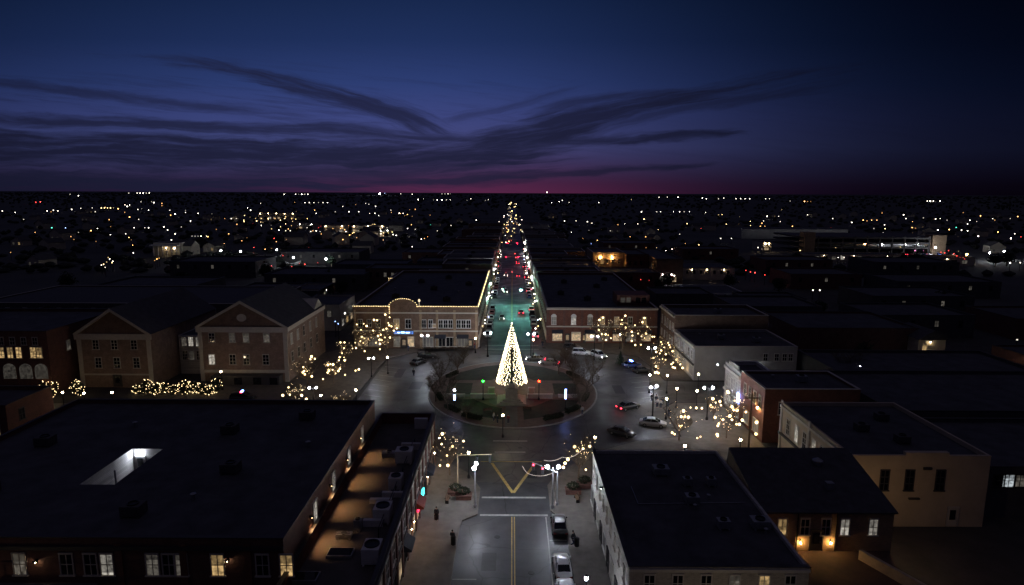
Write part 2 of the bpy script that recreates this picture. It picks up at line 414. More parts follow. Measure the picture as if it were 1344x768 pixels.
# ------------------------------------------------------------------ mesh building
WORLD = {}
class MB:
    def __init__(self):
        self.v, self.f = [], []
    def add(self, vs, fs):
        o = len(self.v)
        self.v += [tuple(p) for p in vs]
        self.f += [tuple(i + o for i in f) for f in fs]
        return self
    def box(self, x0, x1, y0, y1, z0, z1, skip=''):
        vs = [(x0, y0, z0), (x1, y0, z0), (x1, y1, z0), (x0, y1, z0), (x0, y0, z1), (x1, y0, z1), (x1, y1, z1), (x0, y1, z1)]
        fs = {'b': (3, 2, 1, 0), 't': (4, 5, 6, 7), 's': (0, 1, 5, 4), 'e': (1, 2, 6, 5), 'n': (2, 3, 7, 6), 'w': (3, 0, 4, 7)}
        return self.add(vs, [f for k, f in fs.items() if k not in skip])
    def prism(self, poly, z0, z1, bottom=False):
        n = len(poly)
        vs = [(p[0], p[1], z0) for p in poly] + [(p[0], p[1], z1) for p in poly]
        fs = [(i, (i + 1) % n, n + (i + 1) % n, n + i) for i in range(n)] + [tuple(range(n, 2 * n))]
        if bottom:
            fs.append(tuple(reversed(range(n))))
        return self.add(vs, fs)
    def wallprism(self, poly, y0, y1):          # outline in (x,z), extruded along y
        n = len(poly)
        vs = [(p[0], y0, p[1]) for p in poly] + [(p[0], y1, p[1]) for p in poly]
        fs = [(i, (i + 1) % n, n + (i + 1) % n, n + i) for i in range(n)] + [tuple(range(n, 2 * n)), tuple(reversed(range(n)))]
        return self.add(vs, fs)
    def tube(self, p0, p1, r0, r1, n=6, cap=True):
        p0, p1 = Vector(p0), Vector(p1)
        d = (p1 - p0)
        if d.length < 1e-6:
            return self
        d.normalize()
        a = d.orthogonal().normalized()
        b = d.cross(a)
        vs = []
        for p, r in ((p0, r0), (p1, r1)):
            for i in range(n):
                t = 2 * math.pi * i / n
                vs.append(p + (a * math.cos(t) + b * math.sin(t)) * r)
        fs = [(i, (i + 1) % n, n + (i + 1) % n, n + i) for i in range(n)]
        if cap:
            fs += [tuple(reversed(range(n))), tuple(range(n, 2 * n))]
        return self.add(vs, fs)
    def lathe(self, prof, n=12, c=(0, 0, 0)):
        vs = []
        for r, z in prof:
            for i in range(n):
                t = 2 * math.pi * i / n
                vs.append((c[0] + r * math.cos(t), c[1] + r * math.sin(t), c[2] + z))
        fs = []
        for k in range(len(prof) - 1):
            for i in range(n):
                j = (i + 1) % n
                fs.append((k * n + i, k * n + j, (k + 1) * n + j, (k + 1) * n + i))
        fs.append(tuple(reversed(range(n))))
        fs.append(tuple(range((len(prof) - 1) * n, len(prof) * n)))
        return self.add(vs, fs)
    def octa(self, c, r):
        x, y, z = c
        return self.add([(x + r, y, z), (x - r, y, z), (x, y + r, z), (x, y - r, z), (x, y, z + r), (x, y, z - r)],
                        [(0, 2, 4), (2, 1, 4), (1, 3, 4), (3, 0, 4), (2, 0, 5), (1, 2, 5), (3, 1, 5), (0, 3, 5)])
    def ball(self, c, r, n=8, k=5, sz=1.0):
        vs = [(c[0], c[1], c[2] - r * sz)]
        for j in range(1, k):
            ph = -math.pi / 2 + math.pi * j / k
            for i in range(n):
                t = 2 * math.pi * i / n
                vs.append((c[0] + r * math.cos(ph) * math.cos(t), c[1] + r * math.cos(ph) * math.sin(t), c[2] + r * sz * math.sin(ph)))
        vs.append((c[0], c[1], c[2] + r * sz))
        fs = [(0, 1 + (i + 1) % n, 1 + i) for i in range(n)]
        for j in range(k - 2):
            for i in range(n):
                a, b = 1 + j * n + i, 1 + j * n + (i + 1) % n
                fs.append((a, b, b + n, a + n))
        t = len(vs) - 1
        o = 1 + (k - 2) * n
        fs += [(o + i, o + (i + 1) % n, t) for i in range(n)]
        return self.add(vs, fs)
    def mesh(self, name, m, off=(0, 0, 0), smooth=False):
        me = bpy.data.meshes.new(name)
        me.from_pydata([(a - off[0], b - off[1], c - off[2]) for a, b, c in self.v], [], self.f)
        if isinstance(m, str):
            m = MATS[m]
        me.materials.append(m)
        if smooth:
            me.polygons.foreach_set('use_smooth', [True] * len(me.polygons))
        me.update()
        return me
    def build(self, name, m, parent=None, smooth=False, loc=None):
        """Link as one object; vertices are in world coordinates unless loc says where the object's origin goes."""
        off = WORLD.get(parent.name, (0, 0, 0)) if parent else (loc or (0, 0, 0))
        o = bpy.data.objects.new(name, self.mesh(name, m, off, smooth))
        COL.objects.link(o)
        if parent:
            o.parent = parent
            WORLD[o.name] = off
        else:
            o.location = off
            WORLD[o.name] = off
        return o

def put(name, me, parent=None, loc=(0, 0, 0), rz=0.0, scale=None):
    o = bpy.data.objects.new(name, me)
    COL.objects.link(o)
    o.location = loc
    o.rotation_euler = (0, 0, rz)
    if scale:
        o.scale = scale
    if parent:
        o.parent = parent
    return o
def tag(o, label=None, cat=None, group=None, kind=None):
    if label:
        o['label'] = label
    if cat:
        o['category'] = cat
    if group:
        o['group'] = group
    if kind:
        o['kind'] = kind
    return o
def thing(name, label, cat, loc=(0, 0, 0), rz=0.0, group=None):
    o = bpy.data.objects.new(name, None)
    o.empty_display_size = 0.2
    COL.objects.link(o)
    o.location = loc
    o.rotation_euler = (0, 0, rz)
    WORLD[o.name] = tuple(loc)
    return tag(o, label, cat, group)
KIDS = {}
def kids(o):
    return list(o.children)
def copy_tree(o, loc=None, rz=None, label=None, group=None, scale=None, parent=None):
    c = o.copy()
    COL.objects.link(c)
    if loc is not None:
        c.location = loc
    if rz is not None:
        c.rotation_euler = (0, 0, rz)
    if scale is not None:
        c.scale = scale
    if label:
        c['label'] = label
    if group:
        c['group'] = group
    if parent is not None:
        c.parent = parent
    for ch in kids(o):
        copy_tree(ch, parent=c)
    return c
def structure(o):
    o['kind'] = 'structure'
    return o

# ------------------------------------------------------------------ ground, roads, pavements
def sheet(name, poly, z, m):
    b = MB()
    b.add([(p[0], p[1], z) for p in poly], [tuple(range(len(poly)))])
    return structure(b.build(name, m))
def raised(name, poly, z, m):
    return structure(MB().prism(poly, 0.0, z).build(name, m))
def rect(x0, x1, y0, y1):
    return [(x0, y0), (x1, y0), (x1, y1), (x0, y1)]
def ellipse(cx, cy_, rx, ry, n=48, p=2.0):
    out = []
    for i in range(n):
        t = 2 * math.pi * i / n
        c, s = math.cos(t), math.sin(t)
        out.append((cx + rx * math.copysign(abs(c) ** (2 / p), c), cy_ + ry * math.copysign(abs(s) ** (2 / p), s)))
    return out

gb = MB()
n = 48
rings = [0, 400, 1500, 5000, 15000, 40000]
gv, gf = [(0, 150, -0.03)], []
for r in rings[1:]:
    for i in range(n):
        t = 2 * math.pi * i / n
        gv.append((r * math.cos(t), 150 + r * math.sin(t), -0.03))
for i in range(n):
    gf.append((0, 1 + i, 1 + (i + 1) % n))
for k in range(len(rings) - 2):
    for i in range(n):
        a, b = 1 + k * n + i, 1 + k * n + (i + 1) % n
        gf.append((a, a + n, b + n, b))
gb.add(gv, gf)
structure(gb.build('ground', 'earth'))
sheet('town_pavement', rect(-130, 130, 20, 260), 0.0, mat('yard', (0.055, 0.05, 0.045), 0.9, 0.4, 0.3))
# the square's carriageway: streets and the open space round the island
sheet('square_road', [(-6.2, 82), (6.6, 82), (12, 92), (20, 97), (28, 99), (28.5, 113), (31, 116), (40, 116.5), (40, 129.5), (33, 130), (32.5, 140), (31, 150), (22, 154), (9, 158), (-9, 158), (-24, 153), (-30, 147),
                      (-30, 116), (-33, 112), (-33, 103), (-22, 97), (-12, 92)], 0.004, 'asphalt')
sheet('south_street', rect(-6.2, 6.6, 10, 82), 0.004, 'asphalt_street')
sheet('north_street', rect(-8.0, 8.0, 158, 1700), 0.004, 'asphalt_street')
sheet('west_street', rect(-120, -30, 103, 114), 0.004, 'asphalt')
sheet('east_street', rect(40, 130, 116.5, 129.5), 0.004, 'asphalt')
# raised pavements
raised('pavement_left', [(-11.4, 10), (-6.2, 10), (-6.2, 70), (-6.0, 71.5), (-4.2, 73), (-4.2, 80), (-6.0, 84.5), (-11.5, 90.5), (-21.5, 96), (-33, 102.4), (-60, 102.6), (-60, 88.4), (-11.4, 88.4)], 0.13, 'concrete')
raised('pavement_right', [(6.6, 10), (10.4, 10), (10.4, 76), (40.4, 80), (40.4, 115.8), (31.2, 115.4), (28.8, 112.6), (28.3, 98.6), (20.2, 96.6), (12, 91.4), (6.6, 84.5), (5.0, 81), (5.0, 74), (6.6, 71.5)], 0.13, 'concrete')
raised('pavement_north_left', [(-43, 157), (-66, 128), (-66, 116), (-31, 116.4), (-30.4, 147), (-24, 153.2), (-9, 158), (-8.0, 160), (-8.0, 420), (-8.6, 420), (-8.6, 157)], 0.13, 'paving_dark')
raised('pavement_north_right', [(8.0, 420), (8.0, 160), (9, 158), (22, 154.2), (31.2, 150.3), (32.8, 140), (33.3, 130.4), (39.2, 130.4), (39.2, 163.6), (9.2, 163.6), (9.2, 420)], 0.13, 'paving_dark')
# kerbs of the island and the island itself
ICX, ICY, IRX, IRY = 0.2, 123.5, 17.2, 21.5
raised('island_kerb', ellipse(ICX, ICY, IRX, IRY), 0.15, 'kerbstone')
def flat(name, poly, z, m):
    return sheet(name, poly, z, m)
flat('island_paving', ellipse(ICX, ICY, IRX - 0.3, IRY - 0.3), 0.154, 'brick_paving')
for sx in (-1, 1):
    flat('island_lawn', [(ICX + sx * x, y) for x, y in ((2.0, 106), (7.0, 108), (11.5, 112.5), (13.0, 117), (7.5, 117), (4.5, 113.5), (2.0, 112))], 0.158, 'lawn')
    flat('island_lawn', [(ICX + sx * x, y) for x, y in ((4.5, 129.5), (13.3, 129.5), (11.5, 135.5), (7.0, 140), (2.2, 142), (2.2, 133))], 0.158, 'lawn')
    flat('island_lawn', [(ICX + sx * x, y) for x, y in ((8.4, 119), (13.4, 119), (13.6, 127.5), (8.4, 127.5))], 0.158, 'lawn')
# painted markings
def strip(name, x0, y0, x1, y1, w, m, z=0.0085):
    d = Vector((x1 - x0, y1 - y0)).normalized()
    nx, ny = -d.y * w / 2, d.x * w / 2
    return sheet(name, [(x0 - nx, y0 - ny), (x1 - nx, y1 - ny), (x1 + nx, y1 + ny), (x0 + nx, y0 + ny)], z, m)
strip('road_marking', -3.9, 73.0, 4.6, 73.0, 0.42, 'white_paint')
strip('road_marking', -3.9, 77.6, 4.6, 77.6, 0.42, 'white_paint')
strip('road_marking', 0.10, 10, 0.10, 72.6, 0.13, 'yellow_paint')
strip('road_marking', 0.42, 10, 0.42, 72.6, 0.13, 'yellow_paint')
strip('road_marking', 0.22, 78.9, -2.9, 88.3, 0.42, 'yellow_paint')
strip('road_marking', 0.30, 78.9, 3.6, 88.3, 0.42, 'yellow_paint', 0.0105)
strip('road_marking', -4.6, 88.8, 4.6, 88.8, 0.22, 'yellow_paint')
strip('road_marking', -2.6, 92.3, 2.2, 92.3, 0.35, 'white_paint')
strip('road_marking', -3.0, 96.7, 2.6, 96.7, 0.35, 'white_paint')
strip('road_marking', 4.35, 10, 4.35, 72.6, 0.13, 'white_paint')
for y in (59.8, 53.4, 47, 41):
    strip('road_marking', -6.1, y, -3.6, y, 0.14, 'white_paint')
    strip('road_marking', 4.5, y + 7.5, 6.5, y + 7.5, 0.14, 'white_paint')
for sx in (-1, 1):                                            # angled bays round the square
    for k in range(7):
        y = 120 + k * 3.4
        strip('road_marking', sx * 30 + (1.0 if sx > 0 else 0.6), y, sx * 25.6, y - 1.6, 0.13, 'white_paint')
strip('road_marking', -7.0, 157, 7.0, 157, 0.4, 'white_paint')
strip('road_marking', -7.0, 161, 7.0, 161, 0.4, 'white_paint')
strip('road_marking', -0.15, 162, -0.15, 330, 0.14, 'yellow_paint')
strip('road_marking', 0.15, 162, 0.15, 330, 0.14, 'yellow_paint')
for Y in (222, 232, 330, 340):
    strip('road_marking', -7.6, Y, 7.6, Y, 0.5, 'white_paint')

mat('patch', (0.034, 0.034, 0.036), 0.62, 0.3, 1.5)
for (x, y, w, l) in ((-2.4, 63, 1.6, 3.4), (2.6, 55, 1.2, 5.2), (-3.0, 47, 2.0, 2.2), (3.0, 84.5, 1.4, 2.4), (-20, 126, 2.4, 5.0), (-25, 135, 1.8, 7.0), (22, 124, 2.0, 5.5), (24, 108, 3.2, 1.8), (-22, 106, 4.0, 1.6), (-3, 152, 5, 1.4), (14, 146, 1.6, 4.4), (2, 180, 1.6, 9), (-3, 205, 2, 6)):
    sheet('road_patch', rect(x - w / 2, x + w / 2, y - l / 2, y + l / 2), 0.0065, 'patch')
for (x, y, wh) in ((-1.6, 68, 'near lane before the crossing on the brick block side'), (2.2, 61, 'lane beside the white sedan'), (1.4, 94, 'ring road before the front of the island'), (-21, 117, 'road west of the island'), (20.5, 130, 'road east of the island'), (-8, 149, 'road behind the island')):
    o = MB().lathe([(.36, 0), (.36, .012), (.3, .016), (.02, .016)], 16, (x, y, .006)).build('manhole_cover', 'metal_black', loc=(x, y, .006))
    tag(o, 'round iron manhole cover in the ' + wh, 'manhole cover')
# ------------------------------------------------------------------ windows, buildings
WC = {}
def win_mesh(w, h, cross):
    k = ('f', w, h, cross)
    if k not in WC:
        b = MB()
        t = 0.11
        b.box(-w / 2 - t, -w / 2, -0.09, 0.0, -h / 2, h / 2)
        b.box(w / 2, w / 2 + t, -0.09, 0.0, -h / 2, h / 2)
        b.box(-w / 2 - t, w / 2 + t, -0.11, 0.0, h / 2, h / 2 + 0.16)
        b.box(-w / 2 - t - 0.08, w / 2 + t + 0.08, -0.17, 0.0, -h / 2 - 0.13, -h / 2)
        m_ = 0.035
        if cross:
            for i in range(1, cross[0]):
                x = -w / 2 + w * i / cross[0]
                b.box(x - m_, x + m_, -0.06, -0.002, -h / 2, h / 2)
            for i in range(1, cross[1]):
                z = -h / 2 + h * i / cross[1]
                b.box(-w / 2, w / 2, -0.063, -0.003, z - m_, z + m_)
        WC[k] = b
    return WC[k]
MC = {}
FACE = {'S': 0.0, 'N': math.pi, 'W': -math.pi / 2, 'E': math.pi / 2}
class Bld:
    """A box-shaped building: wall, roof, coping; windows and doors are added to its faces as parts."""
    def __init__(self, name, label, x0, x1, y0, y1, h, wall='brick_red', roof='roof_dark', par=0.7, trim='trim_dark', group=None, cat='building', coping=True, hole=None):
        self.x0, self.x1, self.y0, self.y1, self.h, self.top = x0, x1, y0, y1, h, h + par
        self.root = thing(name, label, cat, ((x0 + x1) / 2, (y0 + y1) / 2, 0), 0, group)
        self.trim = trim
        t = 0.32
        b = MB().box(x0, x1, y0, y1, 0, h + par, 'bt')
        if par > 0.02:
            b.add([(x0 + t, y0 + t, h - 0.05), (x1 - t, y0 + t, h - 0.05), (x1 - t, y1 - t, h - 0.05), (x0 + t, y1 - t, h - 0.05),
                   (x0 + t, y0 + t, h + par), (x1 - t, y0 + t, h + par), (x1 - t, y1 - t, h + par), (x0 + t, y1 - t, h + par)],
                  [(0, 4, 5, 1), (1, 5, 6, 2), (2, 6, 7, 3), (3, 7, 4, 0)])
            b.add([(x0, y0, h + par), (x1, y0, h + par), (x1, y1, h + par), (x0, y1, h + par), (x0 + t, y0 + t, h + par), (x1 - t, y0 + t, h + par), (x1 - t, y1 - t, h + par), (x0 + t, y1 - t, h + par)],
                  [(0, 1, 5, 4), (1, 2, 6, 5), (2, 3, 7, 6), (3, 0, 4, 7)])
        b.build('wall', wall, self.root)
        if not hole:
            MB().add([(x0 + .01, y0 + .01, h), (x1 - .01, y0 + .01, h), (x1 - .01, y1 - .01, h), (x0 + .01, y1 - .01, h)], [(0, 1, 2, 3)]).build('roof', roof, self.root)
        if coping and par > 0.02:
            e, z0, z1 = 0.06, h + par + 0.002, h + par + 0.09
            c = MB()
            c.box(x0 - e, x1 + e, y0 - e, y0 + t + e, z0, z1).box(x0 - e, x1 + e, y1 - t - e, y1 + e, z0, z1)
            c.box(x0 - e, x0 + t + e, y0 + t + e, y1 - t - e, z0, z1).box(x1 - t - e, x1 + e, y0 + t + e, y1 - t - e, z0, z1)
            c.build('coping', trim, self.root)
    def pos(self, face, u, z):
        o = self.root.location
        p = {'S': (u, self.y0), 'N': (u, self.y1), 'W': (self.x0, u), 'E': (self.x1, u)}[face]
        return (p[0] - o.x, p[1] - o.y, z)
    def window(self, face, u, z, w=1.0, h=1.7, lit=None, cross=(2, 2), frame=None, name='window', off=0.0):
        k = ('f', w, h, cross, frame or self.trim)
        if k not in MC:
            MC[k] = win_mesh(w, h, cross).mesh(name, frame or self.trim)
        p = self.pos(face, u, z)
        f = put(name, MC[k], self.root, p, FACE[face])
        pm = {None: 'glass_dark', 'w': 'lit_warm', 'c': 'lit_white', 'd': 'lit_dim', 'k': 'lit_cool', 's': 'lit_shop'}[lit]
        k = ('p', w, h, pm)
        if k not in MC:
            MC[k] = MB().box(-w / 2, w / 2, -0.025, 0.0, -h / 2, h / 2, 'n').mesh('pane', pm)
        put('pane', MC[k], f)
        return f
    def row(self, face, us, z, w=1.0, h=1.7, lits='', **k):
        for i, u in enumerate(us):
            c = lits[i] if i < len(lits) else '.'
            self.window(face, u, z, w, h, None if c == '.' else c, **k)
    def door(self, face, u, w=1.1, h=2.3, lit=None, m='trim_dark', z0=0.13):
        k = ('d', w, h, m)
        if k not in MC:
            MC[k] = MB().box(-w / 2 - .12, -w / 2, -.12, 0, 0, h).box(w / 2, w / 2 + .12, -.12, 0, 0, h).box(-w / 2 - .12, w / 2 + .12, -.14, 0, h, h + .2).box(-w / 2, w / 2, -.05, 0, 0, h).mesh('door', m)
        d = put('door', MC[k], self.root, self.pos(face, u, z0), FACE[face])
        pm = {None: 'glass_dark', 'w': 'lit_warm', 'c': 'lit_white', 's': 'lit_shop', 'd': 'lit_dim', 'k': 'lit_cool'}[lit]
        k = ('dp', w, h, pm)
        if k not in MC:
            MC[k] = MB().box(-w * .3, w * .3, -.065, -.052, h * .35, h * .9).mesh('pane', pm)
        put('pane', MC[k], d)
        MC.setdefault('handle', MB().box(w * .36, w * .4, -.11, -.052, h * .42, h * .52).mesh('handle', 'rim'))
        put('handle', MC['handle'], d)
        return d
    def band(self, face, z, hh=0.25, proud=0.1, m=None, a=None, b=None, name='cornice'):
        x0, x1, y0, y1 = self.x0, self.x1, self.y0, self.y1
        bb = MB()
        if face in 'SN':
            a, b = (x0 if a is None else a), (x1 if b is None else b)
            yy = (y0 - proud, y0 - .001) if face == 'S' else (y1 + .001, y1 + proud)
            bb.box(a - .04, b + .04, *yy, z, z + hh)
        else:
            a, b = (y0 if a is None else a), (y1 if b is None else b)
            xx = (x0 - proud, x0 - .001) if face == 'W' else (x1 + .001, x1 + proud)
            bb.box(*xx, a - .04, b + .04, z, z + hh)
        return bb.build(name, m or self.trim, self.root)
    def unit(self, x, y, w=1.6, d=1.2, h=1.1, m='metal_grey', z=None):
        """Rooftop air unit: body on skids with a fan ring and louvre lines."""
        z = self.h if z is None else z
        b = MB().box(x - w / 2, x + w / 2, y - d / 2, y + d / 2, z + .14, z + h).box(x - w / 2 + .1, x - w / 2 + .25, y - d / 2 - .1, y + d / 2 + .1, z, z + .14).box(x + w / 2 - .25, x + w / 2 - .1, y - d / 2 - .1, y + d / 2 + .1, z, z + .14)
        for i in range(4):
            b.box(x - w / 2 + .08, x + w / 2 - .08, y - d / 2 - .03, y - d / 2 - .002, z + .3 + i * .18, z + .38 + i * .18)
        o = b.build('rooftop_unit', m, self.root)
        MB().lathe([(d * .36, h), (d * .36, h + .12), (d * .3, h + .12), (d * .3, h + .03)], 12, (x, y, z)).build('fan', 'metal_black', o)
        return o
    def vent(self, x, y, h=0.7, r=0.16, m='metal_grey'):
        z = self.h
        return MB().lathe([(r, 0), (r, h * .7), (r * 1.9, h * .72), (r * 1.9, h * .84), (r * .3, h)], 8, (x, y, z)).build('roof_vent', m, self.root)
    def awning(self, face, u, w, z=2.9, depth=1.1, m='awning_dark'):
        k = ('aw', w, depth, m)
        if k not in MC:
            MC[k] = MB().add([(-w / 2, 0, .75), (w / 2, 0, .75), (w / 2, -depth, .1), (-w / 2, -depth, .1), (w / 2, -depth, -.12), (-w / 2, -depth, -.12), (-w / 2, 0, -.12), (w / 2, 0, -.12)],
                             [(0, 3, 2, 1), (3, 5, 4, 2), (0, 6, 5, 3), (1, 2, 4, 7), (5, 6, 7, 4)]).mesh('awning', m)
        return put('awning', MC[k], self.root, self.pos(face, u, z), FACE[face])
    def sconce(self, face, u, z, m='globe_orange', r=0.1, hood=True):
        k = ('sc', m, r, hood)
        if k not in MC:
            MC[k] = MB().box(-.06, .06, -.1, 0, -.1, .25).lathe([(.05, .22), (.2, .15), (.22, .12), (.03, .14)] if hood else [(.02, -.3), (.07, -.24), (.07, -.18), (.02, -.17)], 10, (0, -.22, 0)).mesh('sconce', 'metal_black')
            MC[(k, 1)] = MB().ball((0, -.22, .02), r, 8, 6).mesh('bulb', m)
        s = put('sconce', MC[k], self.root, self.pos(face, u, z), FACE[face])
        put('bulb', MC[(k, 1)], s)
        return s
    def child(self, name, mb, m):
        return mb.build(name, m, self.root)

def lin(a, b, n):
    return [a + (b - a) * i / (n - 1) for i in range(n)] if n > 1 else [(a + b) / 2]

# ================================================================== BUILDINGS ROUND THE SQUARE
# --- foreground, west side of the street: long brick block with a lit roof deck
b = Bld('brick_block', 'long brick block beside the street with a roof deck lit by four orange wall lamps', -19.4, -11.4, 38, 88.4, 6.2, 'brick_red', 'roof_grey', 1.5, 'trim_dark')
LB = b
# giant-order pilasters, window strips and storefronts along the street front
for i in range(17):
    y = 39.2 + i * 3.0
    b.child('pilaster', MB().box(-11.4, -11.22, y - .28, y + .28, .13, 7.3), 'brick_dark')
b.band('E', 7.3, .3, .28, 'trim_dark'); b.band('E', 3.55, .28, .14, 'trim_dark')
for i in range(16):
    y = 40.7 + i * 3.0
    b.window('E', y, 5.5, 1.25, 2.1, 'd' if i in (3, 9) else None, frame='trim_cream')
    b.window('E', y, 1.75, 2.0, 2.2, {2: 's', 3: 'w', 4: 's', 6: 's', 8: 'd', 9: 's', 10: 'w', 11: 's', 13: 's'}.get(i), (3, 1), name='shop_window')
    if i % 3 == 1:
        b.awning('E', y, 2.5, 2.75, 1.0, 'awning_dark' if i % 2 else 'awning_red')
def on_x(px, py, X):
    d = ray(px, py)
    t = X / d[0]
    return d[1] * t, CAM_H + d[2] * t
for px, py, m_, r0 in ((572, 642, 'globe_warm', .12), (567.5, 660.5, 'globe_warm', .15), (578, 636, 'globe_warm', .09), (563, 681, 'globe_warm', .08), (546, 750, 'globe_orange', .06), (543, 758, 'globe_orange', .06)):
    y, z = on_x(px, py, -11.1)
    b.sconce('E', y, max(z, 2.4), m_, r0)
for px, py, m_ in ((557.5, 701, 'neon_teal'), (551.5, 725, 'neon_red')):
    y, z = on_x(px, py, -11.1)
    b.child('neon_sign', MB().box(-11.38, -11.1, y - .5, y + .5, max(z, 2.3) - .35, max(z, 2.3) + .35), m_)
# things on the deck: skylights, units, hatches, planters, screens
for (px, py, w, d, h, m) in ((531, 606, 2.1, 1.7, 1.7, 'trim_white'), (520, 640, 1.5, 1.6, 1.5, 'trim_white'), (503, 682, 1.7, 2.0, 1.6, 'trim_white'), (489, 735, 1.6, 2.0, 1.6, 'trim_white'),
                             (511, 600, 1.7, 1.0, .7, 'metal_grey'), (470, 696, .7, .7, 1.2, 'metal_grey'), (452, 706, 1.5, .8, .5, 'metal_grey')):
    x, y = gnd(px, py, 6.2)
    b.unit(x, y, w, d, h, m)
for (px, py, w, d, h) in ((553, 562, 1.9, .5, 1.5), (540, 590, 2.6, .35, .9), (517, 652, 2.6, .4, .6), (500, 660, 2.4, .5, .5), (490, 690, 2.0, .5, .7)):
    x, y = gnd(px, py, 6.2)
    b.child('roof_screen', MB().box(x - w / 2, x + w / 2, y - d / 2, y + d / 2, 6.2, 6.2 + h), 'trim_white')
for (px, py) in ((447, 728), (400, 760)):
    x, y = gnd(px, py, 6.2)
    k = b.child('skylight', MB().prism(rect(x - 1.2, x + 1.2, y - .7, y + .7), 6.2, 6.5), 'metal_grey')
    MB().add([(x - 1.1, y - .6, 6.52), (x + 1.1, y - .6, 6.52), (x + 1.1, y + .6, 6.52), (x - 1.1, y + .6, 6.52), (x - .9, y, 6.9), (x + .9, y, 6.9)], [(0, 1, 5, 4), (2, 3, 4, 5), (1, 2, 5), (3, 0, 4)]).build('pane', 'glass_dark', k)
for k in range(6):
    y = 57 + k * 4.6
    b.child('deck_post', MB().box(-13.1, -13.0, y, y + .1, 6.2, 7.3), 'metal_black')
b.child('deck_rail', MB().box(-13.09, -13.01, 57, 80.1, 7.3, 7.36).box(-13.08, -13.02, 57, 80.1, 6.75, 6.79), 'metal_black')

# --- foreground, the big dark roof with a light well, left of the deck
x0, x1, y0, y1, h, par = -61.5, -19.42, 49.2, 85.0, 10.3, 0.5
b = Bld('broad_block', 'broad block with a huge black flat roof pierced by a white lit light well', x0, x1, y0, y1, h, 'brick_dark', 'roof_dark', par, 'trim_dark', hole=True)
wx0, wx1, wy0, wy1, wz = -44.2, -40.6, 60.0, 69.0, 7.2
f = MB()
a_, c_ = .01, .012
for (q0, q1, r0, r1) in ((x0 + a_, x1 - a_, y0 + a_, wy0), (x0 + a_, x1 - a_, wy1, y1 - a_), (x0 + a_, wx0, wy0, wy1), (wx1, x1 - a_, wy0, wy1)):
    f.add([(q0, r0, h), (q1, r0, h), (q1, r1, h), (q0, r1, h)], [(0, 1, 2, 3)])
f.build('roof', 'roof_dark', b.root)
wl = MB().add([(wx0, wy0, wz), (wx1, wy0, wz), (wx1, wy1, wz), (wx0, wy1, wz), (wx0, wy0, h), (wx1, wy0, h), (wx1, wy1, h), (wx0, wy1, h)], [(0, 4, 5, 1), (1, 5, 6, 2), (2, 6, 7, 3), (3, 7, 4, 0)]).build('light_well', 'board_white', b.root)
MB().add([(wx0, wy0, wz), (wx1, wy0, wz), (wx1, wy1, wz), (wx0, wy1, wz)], [(0, 1, 2, 3)]).build('floor', 'concrete', wl)
MB().box(wx0 + 1.9, wx0 + 2.2, wy0, wy1 - 2.4, wz, wz + 1.0).build('divider', 'board_white', wl)
MB().box(wx0 + 2.05, wx0 + 2.2, 62.4, 62.55, wz, h + .4).build('post', 'metal_grey', wl)
dr = MB().box(-43.85, -42.75, wy1 - .16, wy1 - .02, wz, wz + 2.3).build('door', 'trim_white', wl)
MB().box(-43.65, -42.95, wy1 - .19, wy1 - .17, wz + 1.0, wz + 2.0).build('pane', 'glass_dark', dr)
MB().box(-41.6, -40.8, wy1 - .1, wy1 - .02, wz + 1.2, wz + 2.6).build('window', 'trim_white', wl)
MB().box(-43.42, -43.2, wy1 - .25, wy1 - .03, wz + 2.5, wz + 2.65).build('wall_lamp', mat('well_lamp', (.9, .9, .9), .3, kind='plain', emis=(.78, .84, 1.0), estr=260.0), wl)
# orange lamps and tall slim lit windows along the wall over the deck
for (px, py) in ((478, 603), (458, 634), (436, 671), (413, 716)):
    x, y = gnd(px, py, 6.2)
    sc_ = b.sconce('E', y + .3, 8.9, 'deck_lamp', .05)
    ld = bpy.data.lights.new('deck_spot', 'SPOT')
    ld.energy, ld.color, ld.spot_size, ld.spot_blend, ld.shadow_soft_size = 620, (1.0, .54, .25), R(98), 1.0, .08
    lo = put('deck_spot', ld, sc_, (0, -.3, -.02))
    lo.rotation_euler = (R(-20), 0, 0)
for y in (77.2, 70.6, 64.0, 57.6):
    b.window('E', y, 8.6, 1.0, 2.3, 'c', (2, 3), frame='trim_white')
b.row('S', [gnd(px, 745, 8.6)[0] for px in (15, 78, 110, 132, 193, 215, 231, 280, 340, 372)], 8.35, 1.0, 1.9, 'd..cd.dw.w', frame='trim_cream')
for x in (-57, -50, -33.5, -28, -22.5):
    b.child('pilaster', MB().box(x - .3, x + .3, y0 - .14, y0 - .002, 0, h), 'brick_red')
b.band('S', h - .55, .35, .22, 'trim_dark')
for (x, y) in ((-55, 70), (-35, 74), (-30, 63), (-27, 79), (-52, 58), (-35, 54)):
    b.unit(x, y, 1.8, 1.4, 1.1, 'wall_dark')
for (x, y) in ((-48, 76), (-24, 70), (-31, 57), (-57, 63)):
    b.vent(x, y)
# porch with balcony at the near side
pch = b.child('balcony', MB().box(-44.5, -35.5, y0 - 2.2, y0 - .01, 6.4, 6.6), 'concrete')
for i in range(13):
    MB().box(-44.4 + i * .73, -44.34 + i * .73, y0 - 2.15, y0 - 2.1, 6.6, 7.5).build('baluster', 'trim_cream', pch)
MB().box(-44.5, -35.5, y0 - 2.18, y0 - 2.06, 7.5, 7.58).build('handrail', 'trim_cream', pch)
b.sconce('S', -40.6, 8.6, 'globe_warm', .045); b.sconce('S', -24.2, 8.8, 'globe_warm', .04)

